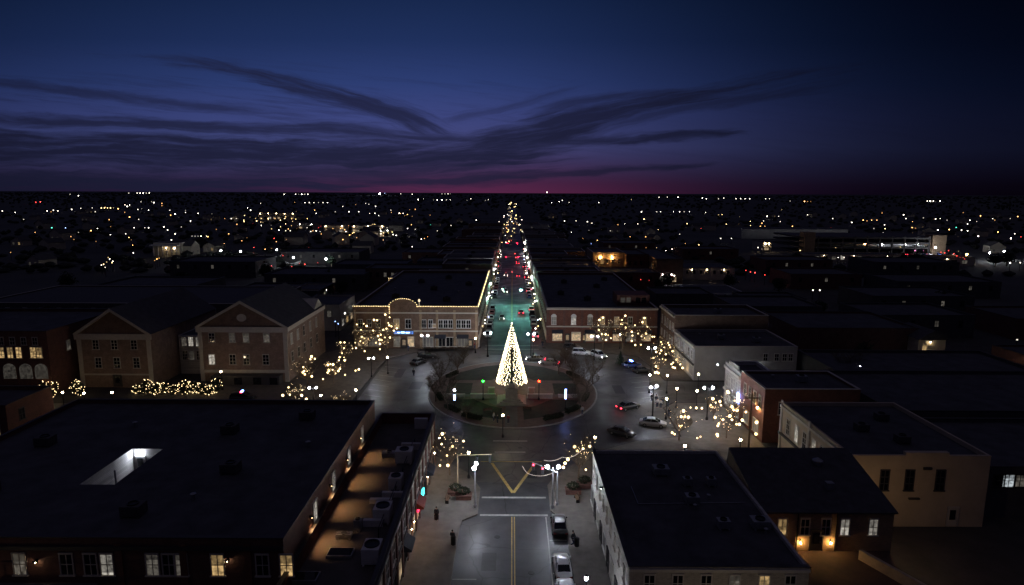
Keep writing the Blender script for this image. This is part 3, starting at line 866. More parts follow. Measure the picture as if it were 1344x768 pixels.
# --- foreground, east side: white brick building with a black flat roof
b = Bld('white_building', 'white brick building on the street with a black flat roof and a pale cornice', 10.4, 26.2, 50.3, 75.4, 7.3, 'brick_white', 'roof_dark', .35, 'trim_cream', coping=False)
MB().box(10.3, 26.3, 50.2, 50.62, 7.655, 7.74).box(10.3, 10.72, 50.62, 75.5, 7.655, 7.74).build('coping', 'roof_dark', b.root)
b.band('S', 7.2, .28, .16, 'trim_white')
b.row('S', [12.2, 14.7, 17.2, 19.7, 22.3, 24.6], 6.05, .85, 1.6, '...dw.', frame='trim_white')
for i, y in enumerate(lin(52.4, 73.4, 9)):
    b.window('W', y, 5.6, .7, 1.3, None, frame='trim_cream')
    if i % 2 == 0:
        b.window('W', y + 1.2, 1.8, 1.7, 1.9, 'd' if i in (2, 6) else None, (2, 1), frame='trim_white', name='shop_window')
    else:
        b.door('W', y + 1.2, 1.1, 2.2)
b.sconce('W', 66.2, 7.0, 'globe_cool', .035)
for (px, py, w) in ((867, 622, 1.8), (902, 637, 1.0), (933, 637, 1.0), (908, 660, 1.4), (949, 693, 1.2), (997, 692, 1.7)):
    x, y = gnd(px, py, 7.3)
    if 11.5 < x < 25:
        b.unit(x, y, w, w * .8, .9, 'metal_grey')
for (px, py) in ((930, 655), (1005, 700), (945, 690), (912, 668)):
    x, y = gnd(px, py, 7.3)
    b.vent(x, y, .6, .12)
b.child('conduit', MB().tube((13.5, 62, 7.4), (25, 62.4, 7.4), .04, .04).tube((13.5, 62, 7.4), (13.5, 66, 7.4), .04, .04), 'metal_grey')

# --- the brick wing behind it: pitched black roof, lanterns on its court front
WX0, WX1, WY0, WY1 = 26.25, 40.3, 61.2, 71.8
w = Bld('brick_wing', 'brick wing with a black pitched roof and two orange lanterns at its court door', WX0, WX1, WY0, WY1, 7.0, 'brick_tan', 'roof_shingle', 0.0, 'trim_cream', hole=True)
ym = 71.5
rb = MB()
e = .35
rb.add([(WX0, WY0 - e, 6.95), (WX1 + .2, WY0 - e, 6.95), (WX1 + .2, ym, 9.6), (WX0, ym, 9.6), (WX1 + .2, WY1 + e, 6.95), (WX0, WY1 + e, 6.95),
        (WX0, WY0 - e, 7.1), (WX1 + .2, WY0 - e, 7.1), (WX1 + .2, ym, 9.75), (WX0, ym, 9.75), (WX1 + .2, WY1 + e, 7.1), (WX0, WY1 + e, 7.1)],
       [(6, 7, 8, 9), (9, 8, 10, 11), (0, 1, 7, 6), (4, 5, 11, 10), (1, 2, 8, 7), (2, 4, 10, 8), (0, 6, 9, 3), (3, 9, 11, 5), (0, 3, 2, 1), (3, 5, 4, 2)])
rf = rb.build('roof', 'roof_shingle', w.root)
MB().lathe([(.45, 0), (.45, .55), (.6, .6), (.6, .75), (.1, 1.05)], 12, (35.6, 68.6, 8.7)).build('ventilator', 'metal_grey', rf)
MB().box(34.6, 35.4, 64.2, 64.9, 7.9, 8.7).build('rooflight', 'metal_grey', rf)
for gx in (WX1, WX0 + .01):
    w.child('gable', MB().add([(gx, WY0, 7), (gx, WY1, 7), (gx, ym, 9.55)], [(0, 1, 2)]), 'brick_tan')
w.row('S', [28.6, 31.0, 33.2, 35.2, 38.2], 5.3, .85, 1.75, 'w..cc', frame='trim_cream')
w.child('downpipe', MB().tube((30.2, WY0 - .1, 2.6), (30.2, WY0 - .1, 6.9), .07, .07).tube((34.3, WY0 - .1, 2.6), (34.3, WY0 - .1, 6.9), .07, .07), 'metal_black')
w.sconce('S', 30.6, 3.55, 'globe_orange', .075, False); w.sconce('S', 33.8, 3.55, 'globe_orange', .075, False)
w.door('S', 32.3, 1.2, 2.2, None, z0=2.62)
w.sconce('E', 62.2, 6.2, 'yard_lamp', .12)
raised('court_terrace', [(26.25, 36), (36.5, 36), (36.5, 50), (40.2, 61.18), (26.25, 61.18)], 2.6, mat('court_brick', (0.075, 0.045, 0.036), 0.8, 0.4, 0.9))
wall_t = MB().add([(36.0, 59.6, 2.6), (36.35, 59.6, 2.6), (40.9, 50.2, 2.6), (40.5, 50.0, 2.6), (36.0, 59.6, 3.7), (36.35, 59.6, 3.7), (40.9, 50.2, 3.7), (40.5, 50.0, 3.7)],
                  [(0, 1, 5, 4), (1, 2, 6, 5), (2, 3, 7, 6), (3, 0, 4, 7), (4, 5, 6, 7)]).build('low_wall', 'stone')
tag(wall_t, 'low pale wall running off beside the dark court under the orange lanterns', 'wall')

# --- cream row with tall windows, east of the wing
b = Bld('cream_row', 'cream painted row building with three tall dark windows in its plain end wall', 40.6, 57.4, 70.7, 90.0, 8.6, 'stucco_beige', 'roof_dark', .55, 'trim_dark', coping=False)
b.row('S', [44.9, 47.9, 51.6], 6.0, .95, 2.5, '...', frame='trim_dark', cross=(2, 3))
b.child('vent_hood', MB().box(48.0, 49.3, 70.45, 70.69, 3.6, 3.8), 'trim_dark')
b.child('vent_hood', MB().box(49.4, 50.4, 70.5, 70.69, 7.4, 7.7), 'trim_dark')
b.door('S', 53.6, 1.2, 2.3, m='trim_cream')
b.child('parapet_step', MB().box(47.2, 52.4, 70.71, 71.3, 9.15, 9.5), 'stucco_beige')
for i, y in enumerate((72.6, 74.9, 77.2, 79.5, 82.2, 84.6, 87.4)):
    b.window('W', y, 6.2, .95, 2.3, 'c' if i in (3, 5) else None, frame='trim_cream', cross=(2, 3))
b.band('W', 8.4, .35, .25, 'trim_cream'); b.band('W', 4.3, .3, .3, 'trim_dark')
for y in (71.0, 81.0, 89.7):
    b.child('pilaster', MB().box(40.42, 40.6 - .002, y - .25, y + .25, .13, 9.5), 'trim_cream')
for (x, y) in ((47, 80), (52, 84), (50, 76)):
    b.unit(x, y, 1.6, 1.2, 1.0, 'wall_dark')
b = Bld('dark_house', 'dark building with one cool lit window beyond the cream row', 58.5, 78, 73, 90, 6.2, 'wall_dark', 'roof_dark', .5, group=None)
b.row('S', [60.6, 63.2, 66, 69], 4.9, 1.3, 1.5, '.d..'); b.window('S', 61.8, 4.9, 1.5, 1.6, 'k')

# --- brick building at the corner of the east street, and its narrow white neighbour
b = Bld('corner_brick_building', 'two storey red brick building with a yellow wall lamp, beside the narrow white front', 40.7, 56, 96.5, 107, 8.6, 'brick_red', 'roof_dark', .4, 'trim_cream')
for i, y in enumerate((98.2, 100.4, 102.6, 104.8)):
    b.window('W', y, 6.4, .9, 1.9, None, frame='trim_cream')
b.row('S', [43.5, 46, 48.2], 5.8, .9, 2.0, '.d.', frame='trim_cream')
for y in (99.3, 103.6):
    b.window('W', y, 1.8, 2.2, 2.1, 'd', (3, 1), name='shop_window')
b.sconce('W', 98.6, 5.2, 'globe_orange', .16)
b.unit(49, 102); b.vent(45, 104)
b = Bld('white_shop', 'narrow white painted shop front with a stepped cornice lit from below', 40.6, 46.5, 107.1, 115, 7.9, 'board_white', 'roof_dark', .6, 'trim_white')
for y in (108.6, 111.0, 113.4):
    b.window('W', y, 5.4, 1.0, 2.1, 'd', frame='trim_white')
b.window('W', 109.4, 1.7, 2.2, 2.0, 'k', (2, 1), name='shop_window'); b.window('W', 112.8, 1.7, 2.2, 2.0, 'c', (2, 1), name='shop_window')
b.band('W', 7.4, .5, .3, 'trim_white'); b.band('W', 3.3, .3, .25, 'trim_white')
b.child('parapet_step', MB().box(40.61, 40.95, 108.8, 113.2, 8.6, 9.3), 'board_white')
sgn = tag(MB().box(40.1, 40.3, 106.1, 107.0, 3.2, 5.0).build('shop_sign', 'banner_blue'), 'blue white lit hanging sign at the corner of the narrow white front', 'sign')

# --- row at the north east corner
b = Bld('grey_building', 'grey plastered building with two bright lamps on its pale side wall', 39.3, 61.4, 130.6, 147.6, 7.0, 'stucco_grey', 'roof_dark', .5, 'trim_cream')
b.row('S', [54.6, 57.0, 58.7, 60.0], 5.2, .85, 1.5, '....', frame='trim_white')
for i, y in enumerate((132.4, 135, 137.6, 140.2, 143, 145.6)):
    b.window('W', y, 5.3, .95, 1.9, 'd' if i == 2 else None, frame='trim_white')
    b.window('W', y, 1.8, 1.9, 2.0, 's' if i in (1, 4) else 'd', (2, 1), name='shop_window')
b.band('W', 7.0, .4, .25, 'trim_cream'); b.band('W', 3.3, .3, .3, 'trim_dark')
b.child('plinth_band', MB().box(39.3, 46.8, 130.35, 130.598, 0.1, 7.4), 'stucco_grey')
for px in (942, 992):
    x, y, z = at(px, 479, 130.3)
    b.sconce('S', x, z, 'globe_cool', .07 if px == 942 else .10)
b.unit(48, 140); b.unit(55, 137); b.vent(44, 143)
b = Bld('tall_brick_front', 'tall narrow brick building with a pale cornice at the north east corner of the square', 39.4, 62, 148, 162.5, 10.2, 'brick_brown', 'roof_dark', .7, 'trim_cream')
for y in (149.6, 152.2, 154.8, 157.4, 160.4):
    b.window('W', y, 7.6, .95, 2.0, None, frame='trim_cream')
    b.window('W', y, 4.2, .95, 1.6, 'd' if y > 155 else None, frame='trim_cream')
b.band('W', 10.2, .5, .35, 'trim_cream')
b.unit(52, 155); b.vent(45, 157)

# --- north side of the square: arched parapet block strung with lights (west of the street)
b = Bld('arched_block', 'two storey brick block with an arched parapet outlined in warm lights', -40.6, -8.7, 157, 231, 10.3, 'brick_brown', 'roof_dark', .75, 'trim_cream')
NB = b
ax, aw, ah = -27.8, 3.5, 2.0
prof = [(ax - aw, 10.9)] + [(ax + aw * math.cos(t), 11.0 + ah * math.sin(t)) for t in lin(math.pi, 0, 15)] + [(ax + aw, 10.9)]
b.child('parapet_arch', MB().wallprism(prof, 156.88, 157.3), 'brick_brown')
us = [-38.9, -36.6, -34.3]
b.row('S', us, 6.7, 1.0, 1.9, '...', frame='trim_cream')
b.row('S', [-29.6, -26.6], 6.6, 1.35, 2.3, 'w.', frame='trim_white', cross=(2, 2))
for c0, lt in ((-21.7, '..'), (-17.0, '...'), (-12.4, '...')):
    for i, u in enumerate((c0 - .85, c0 + .85) if len(lt) == 2 else (c0 - 1.25, c0, c0 + 1.25)):
        b.window('S', u, 6.6, 1.0, 2.0, None, frame='trim_white')
b.window('S', -20.0, 6.1, .9, .8, 'w', (1, 1), frame='trim_white')
b.band('S', 4.6, .3, .2, 'trim_cream'); b.band('S', 9.3, .3, .15, 'trim_cream')
for u in (-40.2, -32.2, -23.4, -19.2, -14.7, -9.1):
    b.child('pilaster', MB().box(u - .3, u + .3, 156.86, 156.998, .13, 10.2), 'brick_tan')
sg = b.child('shop_sign', MB().box(-30.4, -25.2, 156.6, 156.99, 3.9, 4.9), 'trim_dark')
MB().box(-30.3, -25.3, 156.55, 156.598, 4.0, 4.8).build('lit_panel', mat('sign_blue', (.1, .2, .5), .4, kind='window', emis=(.16, .36, 1.0), estr=1.6), sg)
MB().box(-29.4, -28.7, 156.5, 156.548, 4.25, 4.5).box(-28.4, -27.5, 156.5, 156.548, 4.25, 4.6).box(-27.2, -26.2, 156.5, 156.548, 4.25, 4.5).build('lit_stroke', 'neon_bluewhite', sg)
b.window('S', -29.6, 1.9, 1.5, 2.4, 'd', (1, 1), name='shop_window'); b.door('S', -27.8, 1.3, 2.5, 's'); b.window('S', -26.0, 1.9, 1.5, 2.4, 's', (1, 1), name='shop_window')
for u, lt in ((-38.4, 's'), (-35.4, 'd'), (-21.6, 'd'), (-18.4, None), (-15.6, None), (-12.6, 'd')):
    b.window('S', u, 1.9, 2.5, 2.3, lt, (3, 1), frame='trim_cream', name='shop_window')
b.door('S', -13.9 + 3.2, 1.2, 2.4, 'w'); b.awning('S', -12.6, 3.0, 3.1, 1.0); b.awning('S', -18.4, 2.9, 3.1, 1.0)
for i, y in enumerate(lin(160, 228, 18)):
    b.window('E', y, 6.8, 1.1, 1.9, 'd' if i % 5 == 2 else None, frame='trim_cream')
    b.window('E', y, 1.9, 2.4, 2.2, 'sdw'[i % 3], (2, 1), name='shop_window')
for (x, y) in ((-33, 175), (-24, 190), (-18, 170), (-30, 205), (-14, 200), (-22, 215)):
    b.unit(x, y, 2.0, 1.5, 1.2, 'wall_dark')
for (x, y) in ((-28, 168), (-36, 190), (-16, 185)):
    b.vent(x, y)
def light_string(pts, step, r=.10, m='bulb_string', jit=.02):
    mb = MB()
    for p, q in zip(pts, pts[1:]):
        p, q = Vector(p), Vector(q)
        n_ = max(1, int((q - p).length / step))
        for i in range(n_):
            c = p.lerp(q, i / n_)
            mb.octa((c.x + rnd.uniform(-jit, jit), c.y, c.z + rnd.uniform(-jit, jit)), r)
    return mb
arch = [(ax + (aw + .12) * math.cos(t), 156.8, 11.1 + (ah + .1) * math.sin(t)) for t in lin(math.pi, 0, 13)]
b.child('light_string', light_string([(-40.6, 156.8, 11.2), (ax - aw - .1, 156.8, 11.2)] + arch + [(ax + aw + .1, 156.8, 11.2), (-8.6, 156.8, 11.2), (-8.5, 231, 11.2)], .42, .115), 'bulb_string')
b.child('light_string', light_string([(ax - aw, 156.7, 11.0), (ax - aw, 156.7, 8.9)], .5, .13), 'bulb_string')
tag(MB().lathe([(.04, 0), (.04, 1.2), (.25, 1.25), (.3, 1.5), (.2, 1.8), (.02, 1.9)], 8, (ax + aw + .6, 157.2, 11.14)).build('finial_lamp', mat('finial', (.8, .75, .6), .5, kind='plain', emis=(1, .8, .5), estr=1.2)), 'small glowing lamp standing on the arched parapet block', 'lamp')

# --- north side, east of the street: brick block with arched windows
b = Bld('red_brick_block', 'long red brick block with small arched windows behind the three lit trees', 9.3, 38.9, 163.7, 238, 9.0, 'brick_red', 'roof_dark', .65, 'trim_cream')
b.row('S', [11.2, 16.5, 20.9, 24.2, 28.0, 31.6, 35.4], 6.2, 1.1, 2.0, 'dcdww.w', frame='trim_white')
b.band('S', 9.2, .35, .25, 'trim_cream'); b.band('S', 4.5, .3, .3, 'trim_cream')
for u in (9.7, 14, 18.8, 22.7, 26.2, 30, 33.6, 38.5):
    b.child('pilaster', MB().box(u - .3, u + .3, 163.5, 163.698, .13, 9.0), 'brick_dark')
for u in (11.2, 16.5, 20.9):
    b.child('window_arch', MB().wallprism([(u - .75, 7.3)] + [(u + .75 * math.cos(t), 7.3 + .75 * math.sin(t)) for t in lin(math.pi, 0, 9)], 163.5, 163.698), 'trim_white')
for i, (u, lt) in enumerate(((12.2, 's'), (17.3, 's'), (21.0, 's'), (24.6, 'd'), (28.4, 's'), (32, 'd'), (36, 's'))):
    b.window('S', u, 1.9, 2.4, 2.2, lt, (3, 1), frame='trim_cream', name='shop_window')
    if i % 2 == 0:
        b.awning('S', u, 3.0, 3.0, 1.1, 'awning_dark')
b.door('S', 14.9, 1.2, 2.4, 'w'); b.door('S', 19.2, 1.2, 2.4, 'w'); b.door('S', 30.2, 1.2, 2.4)
for i, y in enumerate(lin(166, 236, 18)):
    b.window('W', y, 6.6, 1.1, 1.9, 'd' if i % 4 == 1 else None, frame='trim_cream')
    b.window('W', y, 1.9, 2.4, 2.2, 'wsd'[i % 3], (2, 1), name='shop_window')
ph = b.child('penthouse', MB().box(29.2, 38.2, 171, 179, 9.0, 12.0), 'brick_dark')
for u in (30.8, 32.4, 35.0, 36.6):
    MB().box(u - .6, u + .6, 170.9, 170.998, 9.9, 11.3).build('window', 'lit_dim' if u < 35 else 'glass_dark', ph)
for (x, y) in ((15, 190), (22, 180), (28, 205), (18, 215), (33, 222)):
    b.unit(x, y, 2.0, 1.5, 1.2, 'wall_dark')

# --- west side: two brick halls with pediments
def pediment_hall(label, x0, x1, y0, y1, h, ridge, ups, lows, zu, zl, lu, ll, side=None, cross=False):
    b = Bld('pediment_hall', label, x0, x1, y0, y1, h, 'brick_hall', 'roof_shingle', 0.0, 'trim_cream', hole=True)
    xm = (x0 + x1) / 2
    e = .5
    r_ = MB()
    r_.add([(x0 - e, y0 - e, h), (xm, y0 - e, ridge), (x1 + e, y0 - e, h), (x0 - e, y1 + .1, h), (xm, y1 + .1, ridge), (x1 + e, y1 + .1, h)], [(0, 1, 4, 3), (1, 2, 5, 4), (3, 4, 5)])
    rf = r_.build('roof', 'roof_shingle', b.root)
    b.child('tympanum', MB().wallprism([(x0 + .1, h), (x1 - .1, h), (xm, ridge - .25)], y0 + .05, y0 + .3), 'brick_brown')
    k = .42
    rk = MB()
    sl = (ridge - h) / (xm - x0 + e)
    for s_ in (-1, 1):
        xe = xm + s_ * (xm - x0 + e)
        vs = [(xe, h - .02), (xe - s_ * .9, h - .02), (xm, ridge - .62), (xm, ridge - .02)]
        rk.wallprism(vs if s_ > 0 else vs[::-1], y0 - e - .05, y0 + .04)
    rk.build('raking_cornice', 'trim_cream', b.root)
    b.child('entablature', MB().box(x0 - .35, x1 + .35, y0 - .4, y0 - .002, h - 1.15, h - .02), 'trim_cream')
    b.child('corner_pilaster', MB().box(x0 - .05, x0 + .8, y0 - .16, y0 - .002, 0, h - 1.152), 'trim_cream')
    b.child('corner_pilaster', MB().box(x1 - .8, x1 + .05, y0 - .16, y0 - .002, 0, h - 1.152), 'trim_cream')
    b.row('S', ups, zu, 1.15, 1.9, lu, frame='trim_cream', cross=(2, 3))
    b.row('S', lows, zl, 1.2, 2.1, ll, frame='trim_cream', cross=(2, 3))
    w_ = MB().lathe([(.75, 0), (.95, .05), (.95, .14), (.75, .18)], 16)
    return b, xm
a, xm = pediment_hall('brick hall with a plain pediment and six dark windows beyond the black roof', -88.5, -73.6, 124, 152, 11.3, 16.6, [-84.8, -81.0, -77.0], [-84.6, -80.8, -76.8], 9.0, 5.2, '...', '...')
a.child('string_course', MB().box(-88.5, -73.6, 123.86, 123.998, 2.6, 2.9), 'trim_cream')
a.door('S', -81, 1.6, 2.4)
b, xm = pediment_hall('brick hall with a wide pediment and a brightly lit lower window', -65.8, -47.2, 128, 154, 12.0, 17.6, [-63.0, -58.7, -55.8, -51.5], [-63.3, -58.9, -56.0, -51.9], 9.6, 4.9, '.ddd', 'c...')
b.child('string_course', MB().box(-65.8, -47.2, 127.8, 127.998, 2.1, 2.7), 'trim_cream')
b.child('oval_window', MB().wallprism([(xm + 1.0 * math.cos(t), 13.9 + .8 * math.sin(t)) for t in lin(0, 2 * math.pi * 15 / 16, 16)], 127.9, 128.04), 'trim_cream')
b.row('E', [130.5, 134.5, 138.5, 143, 147.5], 8.9, 1.1, 2.2, 'dd.dd', frame='trim_cream')
b.row('E', [130.5, 134.5, 138.5, 143, 147.5], 5.0, 1.1, 2.0, '.....', frame='trim_cream')
b.child('entablature', MB().box(-47.198, -46.85, 128, 154, 11.0, 11.9), 'trim_cream')
cg = MB().add([(-47.1, 146, 11.95), (-47.1, 153, 11.95), (-47.1, 149.5, 14.4), (-56, 146, 11.95), (-56, 153, 11.95), (-56, 149.5, 14.4)], [(0, 1, 2), (0, 2, 5, 3), (1, 4, 5, 2)]).build('cross_gable', 'trim_cream', b.root)
for i, (x, y) in enumerate(((-64, 127.2), (-62.4, 127.2))):
    pass
# covered entrance at the hall's foot
ent = b.child('entrance_block', MB().box(-62.6, -48.4, 125.6, 127.79, 0, 1.95), 'trim_dark')
for x in (-61, -57, -53, -49.6):
    MB().box(x - .8, x + .8, 125.5, 125.598, .2, 1.7).build('door', 'glass_dark', ent)
# white timber bay between the halls
b = Bld('white_bay', 'small white timber building of lit windows squeezed between the two brick halls', -73.3, -68.2, 134, 144, 8.6, 'board_white', 'roof_shingle', .1, 'trim_white', coping=False)
b.row('S', [-72.1, -70.6, -69.0], 7.3, 1.0, 2.0, 'dcc', frame='trim_white', cross=(3, 3))
b.row('S', [-72.1, -70.6, -69.0], 4.2, 1.0, 2.0, '.d.', frame='trim_white', cross=(3, 3))
b.row('E', [136, 138.5, 141], 7.3, 1.0, 1.9, 'd', frame='trim_white', cross=(3, 3))
# brick buildings at the far west edge
b = Bld('arcade_building', 'dark brick building with four amber upper windows over an arcade', -118, -90.4, 118.5, 142, 12.4, 'brick_dark', 'roof_dark', .6, 'trim_dark')
b.row('S', [-99.6, -97.9, -96.2, -93.4], 8.7, 1.05, 2.1, 'wwww', frame='trim_cream', cross=(2, 3)); b.window('S', -92.2, 8.7, 1.05, 2.1, 'w', frame='trim_cream', cross=(2, 3))
b.row('S', [-99.4, -97.2, -95, -92.8], 11.0, .9, 1.4, '....', frame='trim_cream')
for u in (-98.4, -95.2, -92.2):
    b.child('arch', MB().wallprism([(u - 1.2, 3.5)] + [(u + 1.2 * math.cos(t), 5.4 + 1.1 * math.sin(t)) for t in lin(math.pi, 0, 11)] + [(u + 1.2, 3.5)], 118.3, 118.498), 'lit_dim')
b.window('E', 124, 8.9, 1.0, 1.9, 'd', frame='trim_cream')
b = Bld('red_brick_house', 'low red brick building with a lit doorway at the near west corner', -110, -79.5, 94, 104, 6.0, 'brick_red', 'roof_dark', .6, 'trim_dark')
b.row('S', [-93.4, -90, -86.6], 4.4, 1.0, 1.9, 'd', frame='trim_cream')
b.window('E', 97, 4.2, 1.0, 1.8, None); b.window('S', -81.5, 2.2, 1.4, 2.6, 'w', (3, 2), frame='trim_cream', name='shop_window'); b.door('S', -83.4, 1.1, 2.3)

# ================================================================== TREES
def limb_points(r, p, d, L, n_, wob, up):
    pts = [Vector(p)]
    d = Vector(d).normalized()
    for i in range(n_):
        d = (d + Vector((r.uniform(-wob, wob), r.uniform(-wob, wob), r.uniform(-wob, wob) + up))).normalized()
        pts.append(pts[-1] + d * (L / n_))
    return pts, d
def bare_tree_meshes(seed, H=7.5, spread=3.2):
    """Leafless street tree: trunk with main limbs, and a crown of boughs and twigs."""
    r = random.Random(seed)
    tr, cr_ = MB(), MB()
    th = H * .28
    pts, d = limb_points(r, (0, 0, 0), (0, 0, 1), th, 3, .05, 0)
    rad = .11 + H * .008
    for a_, b_ in zip(pts, pts[1:]):
        tr.tube(a_, b_, rad, rad * .92, 7, False); rad *= .92
    tips = []
    nl = r.randint(5, 7)
    for i in range(nl):
        t = 2 * math.pi * (i + r.uniform(-.25, .25)) / nl
        el = r.uniform(.55, 1.25)
        d = Vector((math.cos(t) * math.cos(el), math.sin(t) * math.cos(el), math.sin(el)))
        q, d = limb_points(r, pts[-1] - Vector((0, 0, r.uniform(0, .5))), d, H * r.uniform(.42, .6), 4, .16, .10)
        rr = rad * .62
        for a_, b_ in zip(q, q[1:]):
            tr.tube(a_, b_, rr, rr * .74, 5, False); rr *= .74
        tips += [(x, d, rr) for x in q[1:]]
    twig_ends = []
    for x, d, rr in tips:
        for k in range(4):
            v = Vector((r.gauss(0, 1), r.gauss(0, 1), abs(r.gauss(.3, .6)))).normalized()
            q, dd = limb_points(r, x, d * .5 + v, spread * r.uniform(.32, .6), 3, .25, .05)
            w_ = .028
            for a_, b_ in zip(q, q[1:]):
                cr_.tube(a_, b_, w_, w_ * .75, 3, False); w_ *= .75
            for y_ in q[1:]:
                for j in range(3):
                    vv = Vector((r.gauss(0, 1), r.gauss(0, 1), r.gauss(.25, .7))).normalized()
                    q2, _ = limb_points(r, y_, vv, r.uniform(.5, 1.0), 2, .3, 0)
                    cr_.tube(q2[0], q2[1], .013, .01, 3, False).tube(q2[1], q2[2], .010, .005, 3, False)
                    twig_ends.append(q2[-1])
    return tr.mesh('trunk', 'bark'), cr_.mesh('crown', 'twig'), twig_ends
TREEM = [bare_tree_meshes(s, 7.0 + .4 * (s % 3), 3.0) for s in range(5)]
def bare_tree(x, y, label, group, s=1.0, var=0, rz=None, z=0.13, name='bare_tree'):
    t = thing(name, label, 'tree', (x, y, z), rnd.uniform(0, 6.3) if rz is None else rz, group)
    tm, cm, ends = TREEM[var % len(TREEM)]
    put('trunk', tm, t); put('crown', cm, t)
    t.scale = (s, s, s)
    return t
def string_lights(tree, var, n_, s, r=.05, m='bulb_small', seed=0):
    """One string of tiny bulbs wound through a tree's crown, as a part of that tree (local coordinates)."""
    rr = random.Random(seed)
    ends = TREEM[var % len(TREEM)][2]
    mb = MB()
    for i in range(n_):
        e = rr.choice(ends)
        mb.octa((e.x, e.y, e.z), r / s)
    return put('string_lights', mb.mesh('string_lights', m), tree)

BALL = MB().ball((0, 0, 0), 1.0, 8, 6).mesh('light_ball', 'bulb_ball', smooth=True)
CAP = MB().tube((0, 0, .95), (0, 0, 1.9), .05, .05, 4).mesh('hanger', 'metal_black')
def light_ball(x, y, z, r, label, group):
    o = put('light_ball', BALL, None, (x, y, z), 0, (r, r, r))
    tag(o, label, 'light ball', group)
    put('hanger', CAP, o)
    return o
# measured lights of each tree: (label of tree, where, depth Y, tree pixel x, [lights])
TREES = [
    ('at the outer end of the arched brick block', 151, 476, [(468, 426), (477, 425), (481, 428), (474, 433), (490, 434), (475, 442), (478, 444), (483, 445.5), (487, 443), (473, 448), (477, 450), (466, 450)]),
    ('beside the blue lit shop sign of the arched block', 150, 505, [(506, 413), (511, 416.5), (491, 420), (495, 420.5), (510, 424), (511, 427), (514, 428.5), (503, 433), (507, 431.5), (516.5, 434), (521, 431), (499.5, 439.5), (496.5, 441), (505, 443), (498, 446), (501, 446.5), (493.5, 450), (499, 451.5), (512, 443), (510, 449.5), (499, 458.5)]),
    ('at the mouth of the side street past the wide pediment', 140, 452, [(447, 449.5), (452, 449.5), (451.5, 457), (449.5, 463.5), (446, 469), (451.5, 469), (445, 473), (452, 473), (463, 457.5), (467, 457), (479, 461)]),
    ('between the wide pediment hall and the square road', 127, 437, [(430, 479), (434, 478), (437, 478.5), (430, 489), (436.5, 485.5), (432, 486.5), (440.5, 490), (444, 487), (446.5, 484), (453, 492), (467, 486.5), (470.5, 485), (424, 498)]),
    ('hard by the corner of the wide pediment hall', 123, 402, [(398, 482), (397.5, 489), (399.5, 487), (403.5, 487), (400, 491.5), (409, 494), (409, 468), (407, 471.5), (413, 471)]),
    ('lowest beside the police car behind the black roof', 114, 388, [(379, 508.5), (371, 519), (380.5, 518), (397, 512), (396, 519), (402, 526)]),
    ('just behind the parapet of the brick block', 108, 448, [(443, 527), (448, 527.5), (453, 526), (458, 526)]),
    ('first of three before the red brick block', 156, 793, [(787, 420), (791.5, 417), (785.5, 427), (786, 433), (790, 438.5), (795, 439), (798.5, 440), (801.5, 444), (790, 445.5), (795, 446.5)]),
    ('middle of three before the red brick block', 156, 818, [(816.5, 420), (820.5, 414.5), (814.5, 425.5), (821, 430), (817, 426)]),
    ('last of three before the red brick block', 154, 840, [(833, 427), (829, 435.5), (830, 440.5), (846, 417.5), (843.5, 423), (850, 429), (848, 438), (841.5, 441.5), (846.5, 444), (837.5, 438), (829, 447.5), (833.5, 453), (841, 452.5)]),
    ('before the tall brick front with the pale cornice', 145, 872, [(856, 442), (859, 442), (867.5, 449), (871.5, 456), (878, 453), (880, 456), (861, 462), (866, 464), (873.5, 465), (858, 470), (883, 461), (888, 461), (870, 475), (873.5, 476.5), (869, 452), (868, 460), (877, 450)]),
    ('before the grey building on the east side', 137, 890, [(884, 476), (883, 482), (886, 483), (888, 472), (893, 478), (896, 483), (902, 481), (906.5, 481), (910, 465), (881, 478)]),
    ('nearest the parked cars on the east side', 134, 864, [(861, 481), (864, 484), (862, 488), (860, 492), (864, 492)]),
    ('in front of the narrow white shop front', 106, 938, [(936, 523.5), (939.5, 528.5), (945, 527), (946, 532), (933, 532), (935, 534.5), (914, 535.5), (921.5, 536), (906, 535)]),
    ('at the edge of the road by the silver car', 97, 893, [(897.5, 539.5), (894, 547), (899, 547), (903.5, 547.5), (892, 559), (895, 559), (882, 568), (885.5, 570), (915, 579), (919, 579)]),
    ('before the red brick corner building', 104, 966, [(955, 514), (956.5, 515.5), (964, 526), (970, 525.5), (961, 534), (963, 538), (965.5, 538), (968, 539), (978.5, 541)]),
    ('low down before the black wing roof', 98, 955, [(958, 546), (961, 551), (967, 557), (970, 557), (974.5, 551.5), (938.5, 548), (948.5, 551), (943, 556), (942, 559), (993, 554.5), (992, 572), (940.5, 586), (940.5, 592)]),
    ('at the corner of the brick block by the crossing', 84, 590, [(580.5, 569.5), (580, 583), (594, 586), (608, 579), (586.5, 598), (577.5, 611), (588, 611)]),
    ('at the corner of the white building by the crossing', 83, 760, [(774, 586), (765, 589), (754.5, 586.5), (757.5, 592), (742, 608), (739.5, 613.5), (745, 603), (768.5, 616.5), (781, 575)]),
]
for i, (where, Y, tx, pts) in enumerate(TREES):
    x0, _, _ = at(tx, pts[0][1], Y)
    zs = [at(px, py, Y)[2] for px, py in pts]
    s = max(.62, min(1.25, (max(zs) + .8) / 7.4))
    t = bare_tree(x0, Y, 'bare lit tree ' + where, 'lit bare trees round the square', s, i)
    for px, py in pts:
        yy = Y + rnd.uniform(-.9, .9)
        x, y, z = at(px + rnd.uniform(-.4, .4), py, yy)
        light_ball(x, y, max(z, .8), rnd.uniform(.13, .25), 'round light in the tree ' + where, 'lights in the tree ' + where)
    string_lights(t, i, 30, s, .05, seed=i)
